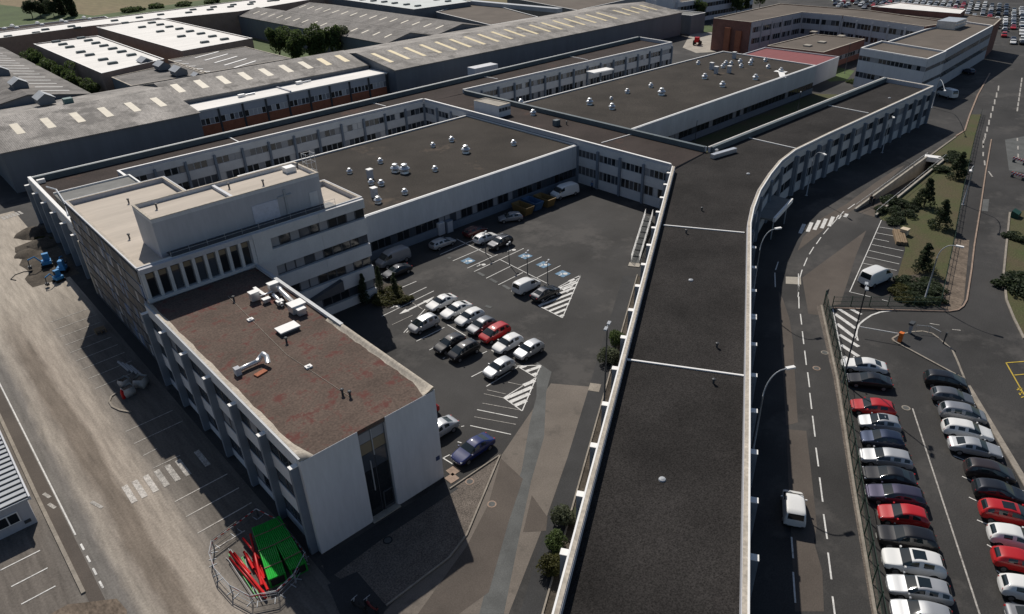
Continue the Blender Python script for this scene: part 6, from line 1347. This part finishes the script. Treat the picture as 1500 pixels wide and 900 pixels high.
# skips and boxes by the hall
def skip(xy, deg, mt, label):
    o = empty('waste_skip', (*xy, .012), label, 'skip', None, R(deg))
    put('tub', MB().add([(-1.4, -.8, 0), (1.4, -.8, 0), (1.4, .8, 0), (-1.4, .8, 0), (-1.9, -.95, 1.5), (1.9, -.95, 1.5), (1.9, .95, 1.5), (-1.9, .95, 1.5), (-1.7, -.85, 1.5), (1.7, -.85, 1.5), (1.7, .85, 1.5), (-1.7, .85, 1.5), (-1.3, -.7, .4), (1.3, -.7, .4), (1.3, .7, .4), (-1.3, .7, .4)],
        [(3, 2, 1, 0), (0, 1, 5, 4), (1, 2, 6, 5), (2, 3, 7, 6), (3, 0, 4, 7), (4, 5, 9, 8), (5, 6, 10, 9), (6, 7, 11, 10), (7, 4, 8, 11), (8, 9, 13, 12), (9, 10, 14, 13), (10, 11, 15, 14), (11, 8, 12, 15), (12, 13, 14, 15)]).mesh('tub'), mt, o)
    for x in (-.8, .8): put('rib', MB().box(x-.05, x+.05, -1.0, -.9, .3, 1.4).mesh('rib'), mt, o)
skip(P(766, 312), 90, M_yellowP, 'yellow waste skip beside the blue skip'); skip(P(780, 305), 90, M_blueS, 'blue waste skip between the yellow skips'); skip(P(798, 300), 90, M_yellowP, 'yellow waste skip nearest the white delivery van')
for i, q in enumerate(((646, 343), (658, 340))):
    o = empty('wall_cabinet', (*P(*q), .012), ('white cabinet against the hall wall', 'blue-grey cabinet against the hall wall')[i], 'cabinet')
    put('case', MB().box(-.6, .6, -.4, .4, 0, 2.0).mesh('case'), M_paint if i == 0 else M_col, o); put('door', MB().box(-.5, .5, -.43, -.401, .1, 1.9).mesh('door'), M_paintG, o)
# stairs with white railings at the link corner
ST = empty('outside_steps', (80, 60, 0), 'concrete steps with white railings along the courtyard side of the wing', 'steps')
s0, s1 = Vector(P(930, 386)), Vector(P(950, 325))
for k in range(8):
    a = s0.lerp(s1, k/8); b = s0.lerp(s1, (k+1)/8); part('step', MB().obox(a, b, 1.2, .012, .12+.12*k), M_asph4, ST)
for off in (-.58, .58):
    d = (s1-s0).normalized(); n = Vector((-d.y, d.x))*off; a, b = s0+n, s1+n
    for z in (.3, .6, .9, 1.15): part('rail', MB().tube([(a.x, a.y, .1+z), (b.x, b.y, 1.0+z)], .035, 6), M_cap, ST)
    for k in range(7): q = a.lerp(b, k/6); part('rail_post', MB().tube([(q.x, q.y, .02), (q.x, q.y, .1+.9*k/6+1.15)], .035, 6), M_cap, ST)
part('landing', MB().obox(s0 - (s1-s0).normalized()*1.2, s0 - (s1-s0).normalized()*.02, 1.6, .012, .1), M_conc, ST)
# barrier gate machines on the island
bm_ = empty('ticket_barrier', (*P(*c5(660, 570)), .1), 'orange ticket barrier post at the tip of the kerb island', 'barrier')
put('cabinet', MB().box(-.22, .22, -.2, .2, 0, 1.1).mesh('cabinet'), M_orange, bm_); put('cabinet_cap', MB().box(-.26, .26, -.24, .24, 1.101, 1.2).mesh('cabinet_cap'), M_orange, bm_)
a = Vector(P(*c5(655, 560))); b = Vector(P(*c5(330, 440), 1.0))
put('barrier_arm', MB().tube([(0, 0, 1.0), (b.x-a.x, b.y-a.y, 1.0)], .05, 6).mesh('barrier_arm'), M_cap, bm_)
tb = empty('card_reader', (*P(*c5(742, 500)), .1), 'grey card reader post with hood on the kerb island', 'card reader'); put('post', MB().box(-.15, .15, -.15, .15, 0, 1.2).mesh('post'), M_pole, tb); put('hood', MB().box(-.4, .4, -.25, .25, 1.201, 1.45).mesh('hood'), M_poleD, tb)
ps = empty('sign_post', (*P(*c5(1020, 590)), .1), 'dark short sign post on the kerb island', 'sign'); put('post', MB().box(-.06, .06, -.06, .06, 0, 1.5).mesh('post'), M_poleD, ps); put('sign_plate', MB().box(-.2, .2, -.09, -.061, .9, 1.5).mesh('sign_plate'), M_poleD, ps)
hp = C5((790, 490), (900, 500), (985, 545)); hr = empty('hoop_rail', (*hp[0], .1), 'thin grey hoop rail on the kerb island edge', 'rail')
for i in range(2):
    a, b = Vector(hp[i])-Vector(hp[0]), Vector(hp[i+1])-Vector(hp[0]); put('hoop', MB().tube([(a.x, a.y, 0), (a.x, a.y, .9), (b.x, b.y, .9), (b.x, b.y, 0)], .035, 6).mesh('hoop'), M_pole, hr)
# boards and bench by the bays
bd = empty('board_stack', (*P(1317, 350), .012), 'stack of long brown boards at the end of the bays', 'boards', None, R(28))
for i in range(5): put('board', MB().box(-2.4, 2.4, -.75+i*.3, -.5+i*.3, 0, .55-.06*(i % 2)).mesh('board'), M_wood, bd)
put('site_box', MB().box(-.5, .5, -.5, .5, 0, .9).box(-.55, .55, -.55, .55, .901, .98).mesh('site_box'), mat('box_cream', (.6, .5, .36), .8, .1, 2), None, (*P(1324, 344), .03), label='cream coloured box beside the stacked boards', cat='box')
put('round_sign', MB().lathe([(.05, 0), (.05, 1.6)], 6).box(-.4, .4, -.02, .02, 1.3, 2.1).mesh('round_sign'), M_poleD, None, (*P(1208, 446), .012), label='dark round-backed road sign at the fence corner', cat='sign')
put('grit_bin', MB().add([(-.8, -.5, 0), (.8, -.5, 0), (.8, .5, 0), (-.8, .5, 0), (-.8, -.5, .7), (.8, -.5, .7), (.8, .5, 1.1), (-.8, .5, 1.1)], [(3, 2, 1, 0), (4, 5, 6, 7), (0, 1, 5, 4), (1, 2, 6, 5), (2, 3, 7, 6), (3, 0, 4, 7)]).mesh('grit_bin'), mat('bin_green', (.02, .07, .05), .5, .1, 2), None, (*P(1487, 318), .03), label='dark green bin at the corner of the lawn across the road', cat='bin')
for i, q in enumerate(((1492, 240), (1490, 262))):
    o = empty('road_barrier', (*P(*q), .012), 'red and white roadworks barrier on the pale worksite', 'barrier', 'roadworks barriers', R(70)); put('board', MB().box(-1.3, 1.3, -.05, .05, .5, .95).mesh('board'), M_tape, o)
    for x in (-1, 1): put('foot', MB().box(x-.08, x+.08, -.3, .3, 0, .5).mesh('foot'), M_poleD, o)
# red tractor by the long hangar
tc = empty('red_tractor', (*P(1021, 66), .02), 'red tractor on the concrete beyond the back wing', 'tractor', None, R(20))
put('bonnet', MB().box(.2, 2.0, -.45, .45, .7, 1.5).mesh('bonnet'), M_red, tc); cb = put('cab', MB().box(-1.3, .2, -.75, .75, 1.0, 2.6).mesh('cab'), M_red, tc); put('pane', MB().box(.201, .22, -.65, .65, 1.6, 2.5).mesh('pane'), M_glass, cb)
for x, r_ in ((-.8, .85), (1.5, .55)):
    for y in (-.95, .95): put('wheel', MB().add([(r_*math.cos(k*math.pi/8), yy, r_*math.sin(k*math.pi/8)) for yy in (-.2, .2) for k in range(16)], [(k, (k+1) % 16, 16+(k+1) % 16, 16+k) for k in range(16)] + [tuple(range(16)), tuple(reversed(range(16, 32)))]).mesh('wheel'), M_tyre, tc, (x, y, r_))
# scooters parked in the shade at the gable
def scooter(xy, deg, mt, label):
    o = empty('parked_scooter', (*xy, .03), label, 'scooter', None, R(deg))
    put('body', MB().tube([(.55, 0, .45), (.3, 0, .38), (-.1, 0, .36), (-.4, 0, .6), (-.75, 0, .62)], [.09, .12, .13, .17, .1], 8).mesh('body', smooth=True), mt, o)
    put('seat', MB().tube([(-.05, 0, .78), (-.4, 0, .82), (-.75, 0, .84)], [.1, .13, .09], 8).mesh('seat', smooth=True), M_black, o)
    put('fork', MB().tube([(.62, 0, .25), (.42, 0, 1.0)], .05, 6).tube([(.4, -.3, 1.02), (.43, 0, 1.0), (.4, .3, 1.02)], .025, 6).mesh('fork'), M_pole, o)
    for x in (.62, -.62):
        put('wheel', MB().add([(.25*math.cos(k*math.pi/8), yy, .25*math.sin(k*math.pi/8)) for yy in (-.05, .05) for k in range(16)], [(k, (k+1) % 16, 16+(k+1) % 16, 16+k) for k in range(16)] + [tuple(range(16)), tuple(reversed(range(16, 32)))]).mesh('wheel'), M_tyre, o, (x, 0, .25))
scooter(P(527, 893), 100, M_black, 'black scooter parked on the dark pad by the gable'); scooter(P(545, 893), 95, mat('scooter_red', (.2, .03, .03), .4, 0), 'dark red scooter parked on the dark pad by the gable')
